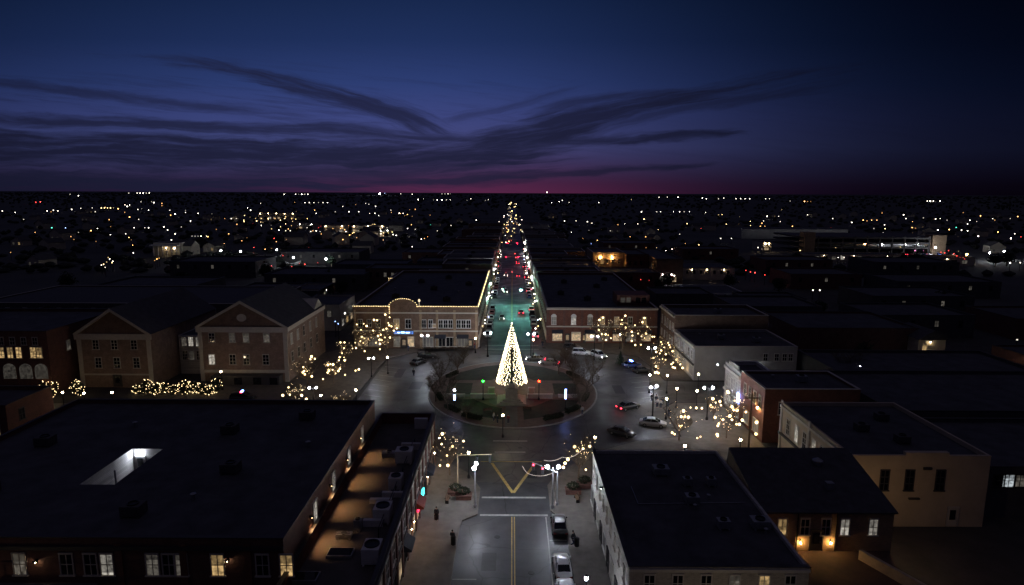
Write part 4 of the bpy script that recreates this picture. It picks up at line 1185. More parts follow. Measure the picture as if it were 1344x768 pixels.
# dark bare trees on the island and elsewhere
for i, (px, py, s, where) in enumerate(((578, 508, .95, 'outer side of the island lawn by the green lamp'), (600, 492, .85, 'behind the green lamp on the island'), (752, 500, 1.0, 'behind the blue banner lamp on the island'), (770, 522, 1.0, 'on the island edge facing the red lit car'),
                                        (742, 478, .8, 'at the back of the island by the lit wreaths'), (588, 540, .7, 'on the island rim nearest the brick block'), (572, 528, .8, 'on the island rim facing the globe lamp at the road edge'), (608, 478, .75, 'behind the white and blue lamp on the island'), (590, 520, .8, 'in the lawn under the white and blue lamp'),
                                        (760, 538, .75, 'on the island rim by the person in pale coat'), (733, 492, .8, 'in the lawn behind the red lamp'), (778, 505, .9, 'on the island edge facing the blue lit police car'), (757, 515, .8, 'in the lawn outside the blue banner lamp'), (612, 552, .6, 'at the front rim of the island on the brick block side'))):
    x, y = gnd(px, py)
    bare_tree(x, y, 'unlit leafless tree ' + where, 'unlit trees on the island', s, i + 1, z=.15)

# clipped shrubs wound with tiny lights in the garden of the halls
sh = MB()
r_ = random.Random(5)
for i in range(420):
    v = Vector((r_.gauss(0, 1), r_.gauss(0, 1), r_.gauss(0, 1))).normalized() * r_.uniform(.6, 1.0)
    c = Vector((v.x * 1.1, v.y * 1.1, 1.25 + v.z * 1.05))
    d1 = Vector((r_.gauss(0, 1), r_.gauss(0, 1), r_.gauss(0, 1))).normalized() * .16
    d2 = d1.cross(Vector((r_.gauss(0, 1), r_.gauss(0, 1), r_.gauss(0, 1))).normalized())
    sh.add([c + d1, c + d2, c - d1 - d2], [(0, 1, 2)])
SHM = sh.mesh('foliage', 'shrub')
STM = MB().tube((0, 0, 0), (0, 0, 1.2), .07, .05, 6).tube((0, 0, .5), (.4, .2, 1.3), .04, .02, 5).tube((0, 0, .5), (-.4, .1, 1.4), .04, .02, 5).mesh('stem', 'bark')
def shrub_lights(seed, n_):
    rr = random.Random(seed)
    mb = MB()
    for i in range(n_):
        v = Vector((rr.gauss(0, 1), rr.gauss(0, 1) - .3, rr.gauss(.2, 1))).normalized()
        mb.octa((v.x * 1.2, v.y * 1.2, 1.3 + v.z * 1.1), rr.uniform(.05, .085))
    return mb.mesh('string_lights', 'bulb_small')
SLM = [shrub_lights(s, 26) for s in range(4)]
for i, px in enumerate((182, 193, 204, 215, 228, 243, 254, 264, 274, 284)):
    x, y = gnd(px, 517 + (i % 3))
    t = thing('lit_shrub', 'shrub wound with tiny warm lights at the foot of the pediment halls', 'shrub', (x, y, 0), i, 'shrubs with tiny lights before the halls')
    put('foliage', SHM, t); put('stem', STM, t); put('string_lights', SLM[i % 4], t)
    t.scale = (1, 1, .8 + .5 * ((i * 7) % 4) / 3)
for i, (px, py, Yk) in enumerate(((56, 503, 118), (68, 500, 119), (63, 506, 115), (97, 495, 119), (103, 498, 118))):
    x, y, z = at(px, py, Yk)
    t = thing('lit_shrub', 'small shrub with tiny lights beside the lamp at the west corner', 'shrub', (x, y, 0), i, 'shrubs with tiny lights at the west corner')
    put('foliage', SHM, t); put('stem', STM, t); put('string_lights', SLM[(i + 1) % 4], t)
    t.scale = (.8, .8, 1.3)

# ------------------------------------------------------------------ Christmas tree and monument on the island
TX, TY = 0.0, 125.2
ct = thing('christmas_tree', 'tall cone shaped Christmas tree covered in warm white lights on the island', 'christmas tree', (TX, TY, .15))
TH, TR, TB = 13.3, 3.1, 1.0
fo = MB()
r_ = random.Random(11)
for i in range(3600):
    k = 1 - math.sqrt(r_.random())
    zz = TB + (TH - TB - .2) * k
    rr_ = (TR - .15) * (1 - k) * r_.uniform(.72, 1.0) + .05
    t = r_.uniform(0, 2 * math.pi)
    c = Vector((rr_ * math.cos(t), rr_ * math.sin(t), zz))
    o_ = Vector((math.cos(t), math.sin(t), -.35)) * r_.uniform(.22, .42)
    sd = Vector((-math.sin(t), math.cos(t), 0)) * .11
    fo.add([c - sd, c + sd, c + o_], [(0, 1, 2)])
fo.tube((0, 0, TB + .1), (0, 0, TH - .4), TR * .66, .02, 14)
put('foliage', fo.mesh('foliage', 'needles'), ct)
put('trunk', MB().tube((0, 0, 0), (0, 0, TB + .3), .28, .26, 10).mesh('trunk', 'bark'), ct)
NS = 24
for s_ in range(NS):
    mb = MB()
    nb = 54
    for i in range(nb):
        k = 1 - (1 - (i + r_.uniform(-.3, .3) + .5) / nb) ** .62
        if not 0 <= k < 1 or (s_ % 2 and k > .84) or (s_ % 4 and k > .95):
            continue
        zz = TB + (TH - TB) * k
        rr_ = TR * (1 - k) + .09
        t = 2 * math.pi * s_ / NS + 1.3 * k + r_.uniform(-.10, .10)
        rr_ *= r_.uniform(.93, 1.05)
        mb.octa((rr_ * math.cos(t), rr_ * math.sin(t), zz), r_.uniform(.05, .085))
    put('light_string', mb.mesh('light_string', 'bulb_tree'), ct)
put('star_topper', MB().octa((0, 0, TH + .1), .17).mesh('star_topper', 'bulb_tree'), ct)

mo = thing('monument', 'stone monument with a bronze soldier on a column before the Christmas tree', 'monument', (0.0, 116.2, .15))
put('steps', MB().box(-2.8, 2.8, -2.8, 2.8, 0, .25).box(-2.2, 2.2, -2.2, 2.2, .25, .5).box(-1.7, 1.7, -1.7, 1.7, .5, .8).mesh('steps', 'stone'), mo)
put('pedestal', MB().box(-1.15, 1.15, -1.15, 1.15, .8, 2.5).box(-1.3, 1.3, -1.3, 1.3, 2.5, 2.75).box(-.6, .6, -.6, .6, 2.75, 3.6).mesh('pedestal', 'stone'), mo)
put('column', MB().lathe([(.38, 3.6), (.3, 3.8), (.22, 4.0), (.16, 8.3), (.24, 8.45), (.27, 8.7)], 12).mesh('column', 'bronze'), mo)
st = MB()
st.lathe([(.34, 0), (.30, .35), (.22, .5), (.20, .85), (.27, 1.05), (.30, 1.35), (.20, 1.52), (.09, 1.58), (.14, 1.68), (.14, 1.86), (.2, 1.88), (.13, 1.95), (.05, 2.0)], 10, (0, 0, 8.7))
st.tube((.28, -.05, 10.05), (.34, -.18, 9.55), .075, .06, 6).tube((-.28, -.05, 10.05), (-.2, -.25, 9.6), .075, .06, 6).tube((.1, -.3, 8.72), (.12, -.28, 10.3), .03, .02, 5)
put('statue', st.mesh('statue', 'bronze'), mo)
# low stone walls and steps round the monument, paths to the front
def stone_wall(x0, x1, y0, y1, h, label):
    t = thing('stone_wall', label, 'wall', ((x0 + x1) / 2, (y0 + y1) / 2, .15), 0, 'stone walls on the island')
    MB().box(x0, x1, y0, y1, .15, h).build('wall', 'stone', t)
    MB().box(x0 - .06, x1 + .06, y0 - .06, y1 + .06, h + .002, h + .12).build('coping', 'trim_cream', t)
stone_wall(-8.0, -3.2, 117.4, 117.9, .95, 'low stone wall under the green lamp on the island')
stone_wall(3.2, 8.0, 117.4, 117.9, .95, 'low stone wall under the red lamp on the island')
stone_wall(-4.6, -3.4, 119.8, 120.3, 1.5, 'short stone pier wall close to the monument on its green lit side')
stone_wall(3.4, 4.6, 119.8, 120.3, 1.5, 'short stone pier wall close to the monument on its red lit side')
stone_wall(-13.2, -9.2, 118.0, 118.4, .7, 'outer low stone wall by the white and blue lamp')
stone_wall(9.2, 13.2, 118.0, 118.4, .7, 'outer low stone wall by the blue banner lamp')
flat('island_path', rect(-1.1, 1.1, 102.6, 113.2), .162, 'concrete')
flat('island_path', ellipse(0, 116.2, 4.4, 3.6, 32), .1625, 'concrete')
for sx in (-1, 1):
    flat('island_path', [(sx * 5.0, 118.4), (sx * 13.8, 119.0), (sx * 13.8, 120.2), (sx * 5.0, 120.0)], .1622, 'concrete')
# hedges round the island's front
hd = MB()
r_ = random.Random(3)
for i in range(1500):
    c = Vector((r_.uniform(-2.0, 2.0), r_.uniform(-.45, .45), r_.uniform(.1, .8)))
    d1 = Vector((r_.gauss(0, 1), r_.gauss(0, 1), r_.gauss(0, 1))).normalized() * .13
    d2 = d1.cross(Vector((r_.gauss(0, 1), r_.gauss(0, 1), r_.gauss(0, 1))).normalized())
    hd.add([c + d1, c + d2, c - d1 - d2], [(0, 1, 2)])
HDM = hd.mesh('hedge', 'shrub')
for i, (t, wh) in enumerate(((222, 'beside the nearest lamp of the island'), (241, 'left of the front path of the island'), (299, 'right of the front path of the island'), (318, 'facing the crossing by the dark car'), (342, 'on the island rim by the red lit car'), (198, 'on the island rim facing the brick block'), (28, 'at the far rim of the island near the parked white car'), (152, 'at the far rim of the island near the dark parked car'))):
    a_ = R(t)
    x, y = ICX + (IRX - 2.2) * math.cos(a_), ICY + (IRY - 2.2) * math.sin(a_)
    o = put('hedge', HDM, None, (x, y, .15), a_ + math.pi / 2)
    tag(o, 'low dark hedge ' + wh, 'hedge', 'hedges round the island')

# ================================================================== LAMPS
def lamp_proto(kind):
    t = thing('street_lamp', 'x', 'street lamp')
    if kind == 'globe':           # post-top globe on a fluted post
        put('post', MB().lathe([(.22, 0), (.22, .25), (.12, .5), (.075, .7), (.055, 3.3), (.1, 3.4), (.12, 3.55)], 8).mesh('post', 'metal_black'), t)
        put('globe', MB().ball((0, 0, 3.8), .17, 10, 7, 1.2).mesh('globe', 'globe_warm'), t)
        put('cap', MB().lathe([(.19, 3.98), (.12, 4.07), (.02, 4.2)], 8).mesh('cap', 'metal_black'), t)
    else:                         # tall pole with two heads
        put('post', MB().lathe([(.26, 0), (.26, .4), (.13, .6), (.09, 5.6), (.05, 5.9)], 8).mesh('post', 'metal_grey' if kind == 'pale' else 'metal_black'), t)
        put('arm', MB().tube((-.75, 0, 5.55), (.75, 0, 5.55), .05, .05, 6).tube((-.75, 0, 5.55), (-.75, 0, 5.7), .05, .05, 6).tube((.75, 0, 5.55), (.75, 0, 5.7), .05, .05, 6).mesh('arm', 'metal_black'), t)
        for s_ in (-1, 1):
            put('globe', MB().ball((s_ * .75, 0, 5.92), .23 if kind == 'pale' else .2, 10, 7).mesh('globe', 'globe_cool'), t)
    return t
PROTO = {}
used_proto = set()
def lamp(kind, x, y, label, rz=0.0, group=None, z=.13, s=1.0):
    if kind not in PROTO:
        PROTO[kind] = lamp_proto(kind)
        o = PROTO[kind]
        o.location = (x, y, z); o.rotation_euler.z = rz
        tag(o, label, None, group)
    else:
        o = copy_tree(PROTO[kind], (x, y, z), rz, label, group)
    o.scale = (s, s, s)
    return o
G1 = 'tall twin headed street lamps'
def twin(px, py, label, rz=0.0, kind='tall', s=1.0):
    x, y = gnd(px, py, 6.0 * s + .13)
    return lamp(kind, x, y, label, rz, G1, s=s)
twin(557.5, 440, 'tall lamp with two dazzling white heads before the arched block')
twin(780.5, 441, 'tall lamp with two dazzling white heads before the red brick block')
twin(855.5, 456.5, 'tall white twin lamp beside the last of the three lit trees')
twin(858, 507, 'white twin lamp over the pale pavement on the east side', .6)
twin(930, 508.5, 'bright white twin lamp at the mouth of the east street')
twin(623.5, 611, 'white twin lamp at the crossing on the brick block side', 1.45, 'pale', .95)
twin(726, 612, 'white twin lamp at the crossing on the white building side', 0.0, 'pale', .95)
twin(487, 446 + 24, 'white twin lamp near the side street west of the arched block', .3, s=.7)
twin(410.5, 508.5, 'white twin lamp between two lit trees by the wide pediment hall', .2, s=.8)
twin(640, 437, 'white lamp at the street corner beside the arched block', .2)
twin(697, 438, 'white lamp at the street corner beside the red brick block', .2)
G2 = 'warm globe lamps on black posts'
def globe(px, py, label, z0=.13):
    x, y = gnd(px, py, 3.8 + z0)
    return lamp('globe', x, y, label, 0, G2, z0)
for px, py, wh in ((467, 512, 'at the road edge beyond the corner of the brick block'), (421, 519, 'on the pavement between two lit trees behind the black roof'), (508.5, 469, 'with an amber glow beside the blue sign pavement'),
                   (853, 492, 'beside the east side parked cars'), (876, 492.5, 'between the grey building and its lit trees'), (899, 585, 'just above the edge of the black flat roof'),
                   (972, 577, 'before the dark opening by the cream row'), (615, 594, 'beside the twin lamp at the crossing'), (888.5, 510, 'on the pavement facing the east street'), (915, 513, 'before the mouth of the east street'),
                   (875, 523.5, 'above the group of people'), (814, 439, 'among the three lit trees of the red brick block'), (781, 574, 'at the corner of the white building'), (82, 515, 'on the west pavement below the arcade building'),
                   (110, 516, 'at the foot of the plain pediment hall'), (147, 515, 'below the plain pediment hall by its door'), (917, 491, 'beside the grey building wall'), (700, 446, 'by the corner shop of the red brick block'), (624, 444, 'at the street end of the arched block')):
    globe(px, py, 'warm globe lamp ' + wh)
globe(660, 545, 'warm globe lamp among the people on the front of the island', .15)
x, y = gnd(769.5, 758, 4.0)
o = lamp('globe', x, y, 'cool white globe lamp beside the white building wall', 0, G2)
for c in kids(o):
    if c.name.startswith('globe'):
        c.data = c.data.copy(); c.data.materials[0] = mat('globe_cool_single', (.9, .9, .9), .3, kind='plain', emis=(.82, .88, 1.0), estr=170.0)
x, y = gnd(290, 488, 3.9)
lamp('globe', x, y, 'warm lamp shining on the pale wall beside the hall entrance', 0, G2)
lamp('globe', 18.5, 42.5, 'added unseen globe lamp lighting the white building end wall', 0, G2, 0, 1.2)  # out of view, added to brighten the south end wall
lamp('globe', -47, 41, 'added unseen globe lamp lighting the broad block south wall', 0, G2, 0, 1.2)  # another unseen lamp, added to light the broad block's south wall
# coloured lamps of the island
for px, py, m_, label in ((634, 500, 'globe_green', 'lamp post with a glowing green globe on the island'), (707.5, 500, 'globe_red', 'lamp post with a glowing red orange globe on the island')):
    x, y = gnd(px, py, 4.0)
    o = lamp('globe', x, y, label, 0, 'coloured lamps of the island', .15)
    for c in kids(o):
        if c.name.startswith('globe'):
            c.data = c.data.copy(); c.data.materials[0] = MATS[m_]
for px, py, label, gl in ((596.5, 512, 'lamp with a white globe over a blue lit banner on the island', True), (742.5, 511, 'post with a tall blue lit banner on the island', False)):
    x, y = gnd(px, py, 4.0)
    t = thing('banner_lamp', label, 'lamp', (x, y, .15))
    put('post', MB().lathe([(.2, 0), (.2, .25), (.07, .5), (.055, 3.5), (.1, 3.6)], 8).mesh('post', 'metal_black'), t)
    put('banner', MB().box(-.16, .16, -.09, -.06, 1.9 if gl else 2.0, 3.0 if gl else 3.9).mesh('banner', 'banner_blue'), t)
    if gl:
        put('globe', MB().ball((0, 0, 3.8), .2, 10, 7).mesh('globe', mat('globe_pale', (.9, .9, .9), .3, kind='plain', emis=(.9, .9, 1.0), estr=40.0)), t)

# traffic signals at the crossing
def signal_mast(x, y, L, dirx, label, m, lit, zz=5.4, skew=0.0):
    t = thing('traffic_signal', label, 'traffic signal', (x, y, .13))
    put('post', MB().lathe([(.2, 0), (.2, .3), (.11, .4), (.08, zz)], 8).mesh('post', m), t)
    put('arm', MB().tube((0, 0, zz - .15), (dirx * L, skew, zz + .35), .085, .055, 8).mesh('arm', m), t)
    for k, f in enumerate((.58, .95)):
        c = (dirx * L * f, skew * f, zz - .15 + .5 * f)
        h = put('signal_head', MB().box(c[0] - .17, c[0] + .17, c[1] - .14, c[1] + .14, c[2] - 1.05, c[2] - .02).mesh('signal_head', 'metal_black'), t)
        put('lens', MB().ball((c[0], c[1] - .15, c[2] - .25), .12, 8, 5).mesh('lens', lit if lit else 'glass_dark'), h)
x, y = gnd(601, 645)
signal_mast(x, y, 4.6, 1, 'pale traffic signal mast reaching over the crossing beside the brick block', 'metal_cream', None, 5.2, -.8)
x, y = gnd(731, 664)
signal_mast(x, y, 3.2, -1, 'traffic signal mast with two red lights at the white building crossing', 'metal_grey', 'lamp_red', 4.6, 2.0)
# light garland arching from the crossing lamp
gl = MB()
for a_, b_, sag in (((731, 618), (694, 622), .5), ((714, 604), (738, 600), .3), ((738, 600), (764, 590), .5), ((694, 622), (686, 612), .2)):
    p, q = Vector(at(a_[0], a_[1], 80)), Vector(at(b_[0], b_[1], 81))
    for i in range(16):
        f_ = i / 15
        c = p.lerp(q, f_)
        gl.octa((c.x, c.y, c.z - sag * 4 * f_ * (1 - f_)), .024)
    for i in range(15):
        c0, c1 = p.lerp(q, i / 15), p.lerp(q, (i + 1) / 15)
        s0, s1 = (sag * 4 * (i / 15) * (1 - i / 15), sag * 4 * ((i + 1) / 15) * (1 - (i + 1) / 15))
        gl.tube((c0.x, c0.y, c0.z - s0), (c1.x, c1.y, c1.z - s1), .012, .012, 3, False)
tag(gl.build('light_garland', mat('bulb_garland', (.8, .8, .7), .4, kind='plain', emis=(1, .82, .72), estr=2.0)), 'sagging garland of tiny white lights around the twin lamp at the crossing', 'garland')

# ================================================================== VEHICLES
def loft(secs, closed=True):
    """secs: list of equal-length rings."""
    mb = MB()
    n_ = len(secs[0])
    vs = [p for s_ in secs for p in s_]
    fs = []
    for k in range(len(secs) - 1):
        for i in range(n_ if closed else n_ - 1):
            j = (i + 1) % n_
            fs.append((k * n_ + i, k * n_ + j, (k + 1) * n_ + j, (k + 1) * n_ + i))
    fs.append(tuple(reversed(range(n_))))
    fs.append(tuple(range((len(secs) - 1) * n_, len(secs) * n_)))
    return mb.add(vs, fs)
CARC = {}
def car_parts(kind):
    if kind in CARC:
        return CARC[kind]
    # x runs rear (-) to front (+)
    if kind == 'sedan':
        body = [(-2.32, .70, .42, .78), (-2.2, .82, .30, .92), (-1.6, .88, .22, .98), (-.6, .90, .2, .96), (.6, .90, .2, .94), (1.3, .88, .22, .90), (2.0, .83, .28, .78), (2.3, .68, .40, .64)]
        cab = [(-1.75, .70, .95, .97), (-1.0, .74, .94, 1.38), (-.2, .74, .94, 1.45), (.35, .73, .93, 1.40), (1.25, .70, .90, .93)]
        roof = [(-1.05, .60, 1.385), (-.6, .63, 1.445), (-.1, .63, 1.465), (.38, .60, 1.415)]
        wz, wb = .32, 1.38
    elif kind == 'suv':
        body = [(-2.3, .78, .45, .95), (-2.2, .90, .36, 1.08), (-1.4, .93, .28, 1.10), (.2, .94, .26, 1.08), (1.1, .93, .28, 1.06), (1.9, .89, .34, .98), (2.3, .74, .46, .80)]
        cab = [(-2.2, .80, 1.08, 1.30), (-1.9, .80, 1.08, 1.72), (-.6, .80, 1.07, 1.78), (.3, .79, 1.06, 1.72), (1.15, .77, 1.05, 1.10)]
        roof = [(-1.98, .68, 1.72), (-1.2, .70, 1.79), (-.4, .70, 1.80), (.34, .67, 1.74)]
        wz, wb = .37, 1.42
    def ring(x, w, z0, z1):
        return [(x, -w * .94, z0), (x, -w, z0 + (z1 - z0) * .45), (x, -w * .96, z1 - .05), (x, -w * .86, z1), (x, 0, z1 + .02), (x, w * .86, z1), (x, w * .96, z1 - .05), (x, w, z0 + (z1 - z0) * .45), (x, w * .94, z0)]
    B = loft([ring(*s_) for s_ in body])
    Cb = loft([[(x, -w, z0 - .03), (x, -w * (1 - .14 * min(1, (z1 - z0) / .5)), z1), (x, w * (1 - .14 * min(1, (z1 - z0) / .5)), z1), (x, w, z0 - .03)] for x, w, z0, z1 in cab])
    Rf = loft([[(x, -w, z - .03), (x, -w * .9, z + .02), (x, 0, z + .035), (x, w * .9, z + .02), (x, w, z - .03)] for x, w, z in roof])
    pl = MB()
    for s_ in (-1, 1):      # side pillars
        pl.tube((-.35, s_ * .765, .95), (-.3, s_ * .66, cab[2][3] - .02), .035, .03, 4)
        pl.tube((cab[-1][0] - .03, s_ * (cab[-1][1] - .02), cab[-1][3]), (cab[-2][0], s_ * cab[-2][1] * .86, cab[-2][3]), .035, .03, 4)
        pl.tube((cab[0][0], s_ * (cab[0][1] - .0), cab[0][3]), (cab[1][0], s_ * cab[1][1] * .86, cab[1][3]), .04, .035, 4)
    Rf.add(pl.v, pl.f)
    ty = MB()
    tyre = MB().tube((0, -.1, 0), (0, .1, 0), wz, wz, 16)
    rim = MB().tube((0, -.108, 0), (0, .108, 0), wz * .62, wz * .62, 12)
    fx, rx = body[-1][0], body[0][0]
    hl = [MB().box(fx - .32, fx - .05, s_ * .62 - .13, s_ * .62 + .13, body[-1][3] - .14, body[-1][3] + .02) for s_ in (-1, 1)]
    tl = [MB().box(rx - .01, rx + .2, s_ * .66 - .14, s_ * .66 + .14, body[0][3] - .2, body[0][3] - .02) for s_ in (-1, 1)]
    gr = MB().box(fx - .04, fx + .012, -.45, .45, body[-1][3] - .2, body[-1][3] - .08)
    bp = MB().box(rx - .03, rx + .05, -.7, .7, .44, .56).box(fx - .1, fx + .02, -.7, .7, .42, .54)
    mi = MB().box(.86, 1.02, -1.04, -.86, .92, 1.06).box(.86, 1.02, .86, 1.04, .92, 1.06)
    CARC[kind] = dict(body=B, cab=Cb, roof=Rf, tyre=tyre, rim=rim, hl=hl, tl=tl, gr=gr, bp=bp, mi=mi, wz=wz, wb=wb, w=.83)
    return CARC[kind]
CM = {}
def car(x, y, deg, kind, paint, label, name='parked_car', lights='off', z=.006, group=None, bar=None):
    P_ = car_parts(kind)
    def cm(key, mb, m, smooth=False):
        k = (kind, key, m)
        if k not in CM:
            CM[k] = mb.mesh(key.rstrip('01'), m, smooth=smooth)
        return CM[k]
    t = thing(name, label, 'car', (x, y, z), R(deg), group)
    put('body', cm('body', P_['body'], paint, True), t)
    put('cabin_glass', cm('cabin_glass', P_['cab'], 'car_glass'), t)
    put('roof', cm('roof', P_['roof'], paint), t)
    for sx in (-1, 1):
        for sy in (-1, 1):
            w = put('wheel', cm('wheel', P_['tyre'], 'tyre'), t, (sx * P_['wb'], sy * P_['w'], P_['wz']))
            put('rim', cm('rim', P_['rim'], 'rim'), w)
    hm = 'lamp_head' if lights in ('on', 'head') else 'rim'
    tm = 'lamp_red' if lights in ('on', 'tail') else mat('tail_off', (.18, .01, .01), .3, .1)
    if not isinstance(tm, str):
        tm = 'tail_off'
    for i in (0, 1):
        put('headlight', cm('headlight%d' % i, P_['hl'][i], hm), t)
        put('taillight', cm('taillight%d' % i, P_['tl'][i], tm), t)
    put('grille', cm('grille', P_['gr'], 'metal_black'), t)
    put('bumper', cm('bumper', P_['bp'], 'metal_black'), t)
    put('mirror', cm('mirror', P_['mi'], paint), t)
    if bar:
        for i, m_ in enumerate(bar):
            put('beacon', MB().box(-.3, -.02, -.62 + i * .42, -.24 + i * .42, 1.47 + (.35 if kind == 'suv' else 0), 1.62 + (.35 if kind == 'suv' else 0)).mesh('beacon', m_), t)
    return t
mat('beacon_red', (.6, .05, .05), .3, kind='plain', emis=(1, .05, .12), estr=26.0)
mat('beacon_blue', (.05, .1, .6), .3, kind='plain', emis=(.08, .18, 1.0), estr=38.0)
def carpx(px, py, deg, *a, **k):
    x, y = gnd(px, py, .7)
    return car(x, y, deg, *a, **k)
carpx(738, 741, 92, 'sedan', 'paint_white', 'white sedan parked at the kerb beside the white building')
carpx(734, 687, 90, 'sedan', 'paint_black', 'black sedan parked ahead of the white sedan near the crossing')
car(5.5, 56.6, 90, 'suv', 'paint_white', 'white car parked behind the white sedan at the picture edge')
carpx(857, 554, -14, 'sedan', 'paint_silver', 'silver sedan parked on the east side of the road')
carpx(816, 566, -35, 'sedan', 'paint_black', 'black sedan parked next to the silver sedan near the black flat roof')
carpx(825, 532, 28, 'sedan', 'paint_black', 'dark car with glowing red tail lights driving round the island', name='car', lights='tail')
carpx(763, 462.5, -8, 'suv', 'paint_white', 'white suv parked before the red brick block')
carpx(786, 466, -60, 'suv', 'paint_silver', 'silver suv with lit headlights next to the white suv', lights='head')
carpx(751, 456, -8, 'suv', 'paint_black', 'black suv parked behind the white suv before the red brick block')
carpx(829, 478, 20, 'sedan', 'paint_blue', 'blue lit police car on the east side of the square', bar=('beacon_blue', 'beacon_blue', 'beacon_blue'))
carpx(842, 485, 10, 'sedan', 'paint_black', 'dark sedan parked beside the blue lit police car')
carpx(560, 467, 15, 'suv', 'paint_black', 'black suv parked below the twin lamp before the arched block')
carpx(549, 474, 60, 'sedan', 'paint_black', 'black sedan parked beside the black suv below the twin lamp')
carpx(319, 521.5, 5, 'suv', 'paint_black', 'police car with red and blue beacons behind the black roof', bar=('beacon_red', 'beacon_blue', 'beacon_blue'))
carpx(703, 470, 170, 'sedan', 'paint_grey', 'grey car with lights on passing behind the Christmas tree', name='car', lights='on')
carpx(721, 475, 165, 'sedan', 'paint_silver', 'silver car following the grey car behind the Christmas tree', name='car', lights='on')
# ================================================================== PEOPLE
def person_mesh(pose, part):
    """Skin a joint skeleton into one continuous figure; 'coat' and 'trousers' are slightly wider shells over it."""
    st = {'stand': dict(kn=.02, sp=.10, arm=.12), 'walk': dict(kn=.22, sp=.10, arm=.24)}[pose]
    k, sp, ar = st['kn'], st['sp'], st['arm']
    J = dict(pel=(0, 0, .95), waist=(0, 0, 1.12), chest=(0, 0, 1.34), neck=(0, 0, 1.49), head0=(0, -.015, 1.60), head1=(0, -.02, 1.70),
             hl=(-sp, 0, .92), kl=(-sp, -k, .50), al=(-sp, k * .9, .09), tl=(-sp, k * .9 - .17, .04), hr=(sp, 0, .92), kr=(sp, k * .3, .50), ar=(sp, -k * .9, .09), tr=(sp, -k * .9 - .17, .04),
             sl=(-.19, 0, 1.40), el=(-.26, ar * .4, 1.13), wl=(-.27, -ar * .5, .89), fl=(-.265, -ar * .7, .79), sr=(.19, 0, 1.40), er=(.26, -ar * .3, 1.13), wr=(.27, -ar, .90), fr=(.265, -ar * 1.2, .80))
    E_ = [('pel', 'waist'), ('waist', 'chest'), ('chest', 'neck'), ('neck', 'head0'), ('head0', 'head1'), ('pel', 'hl'), ('hl', 'kl'), ('kl', 'al'), ('al', 'tl'), ('pel', 'hr'), ('hr', 'kr'), ('kr', 'ar'), ('ar', 'tr'),
          ('chest', 'sl'), ('sl', 'el'), ('el', 'wl'), ('wl', 'fl'), ('chest', 'sr'), ('sr', 'er'), ('er', 'wr'), ('wr', 'fr')]
    rad = dict(pel=.14, waist=.125, chest=.15, neck=.055, head0=.085, head1=.085, hl=.09, kl=.06, al=.042, tl=.035, hr=.09, kr=.06, ar=.042, tr=.035, sl=.065, el=.045, wl=.033, fl=.03, sr=.065, er=.045, wr=.033, fr=.03)
    keep = {'body': None, 'coat': ['pel', 'waist', 'chest', 'sl', 'el', 'wl', 'sr', 'er', 'wr'], 'trousers': ['pel', 'hl', 'kl', 'al', 'hr', 'kr', 'ar']}[part]
    grow = {'body': 0, 'coat': .035, 'trousers': .02}[part]
    names = [n_ for n_ in J if keep is None or n_ in keep]
    me = bpy.data.meshes.new('skeleton')
    me.from_pydata([J[n_] for n_ in names], [(names.index(a_), names.index(b_)) for a_, b_ in E_ if a_ in names and b_ in names], [])
    o = bpy.data.objects.new('skeleton', me)
    COL.objects.link(o)
    o.modifiers.new('s', 'SKIN')
    for i, n_ in enumerate(names):
        r = rad[n_] + grow
        me.skin_vertices[0].data[i].radius = (r, r * (.8 if n_ in ('pel', 'waist', 'chest') else 1))
        me.skin_vertices[0].data[i].use_root = n_ == 'pel'
    sm = o.modifiers.new('u', 'SUBSURF'); sm.levels = 1
    dg = bpy.context.evaluated_depsgraph_get()
    out = bpy.data.meshes.new_from_object(o.evaluated_get(dg))
    bpy.data.objects.remove(o)
    bpy.data.meshes.remove(me)
    out.polygons.foreach_set('use_smooth', [True] * len(out.polygons))
    return out
PM = {}
def person(x, y, rz, pose, coat, label, z=.13, s=1.0, group=None):
    t = thing('person', label, 'person', (x, y, z), rz, group)
    for part, m_ in (('body', 'skin'), ('coat', coat), ('trousers', 'jeans')):
        k = (pose, part, m_)
        if k not in PM:
            base = PM.get((pose, part)) or person_mesh(pose, part)
            PM[(pose, part)] = base
            me = base.copy(); me.name = part
            me.materials.clear(); me.materials.append(MATS[m_])
            PM[k] = me
        put(part, PM[k], t)
    if 'hair' not in PM:
        PM['hair'] = MB().ball((0, .015, 1.715), .105, 10, 6, .9).mesh('hair', 'hair', smooth=True)
        PM['shoe'] = None
    put('hair', PM['hair'], t)
    t.scale = (s, s, s)
    return t
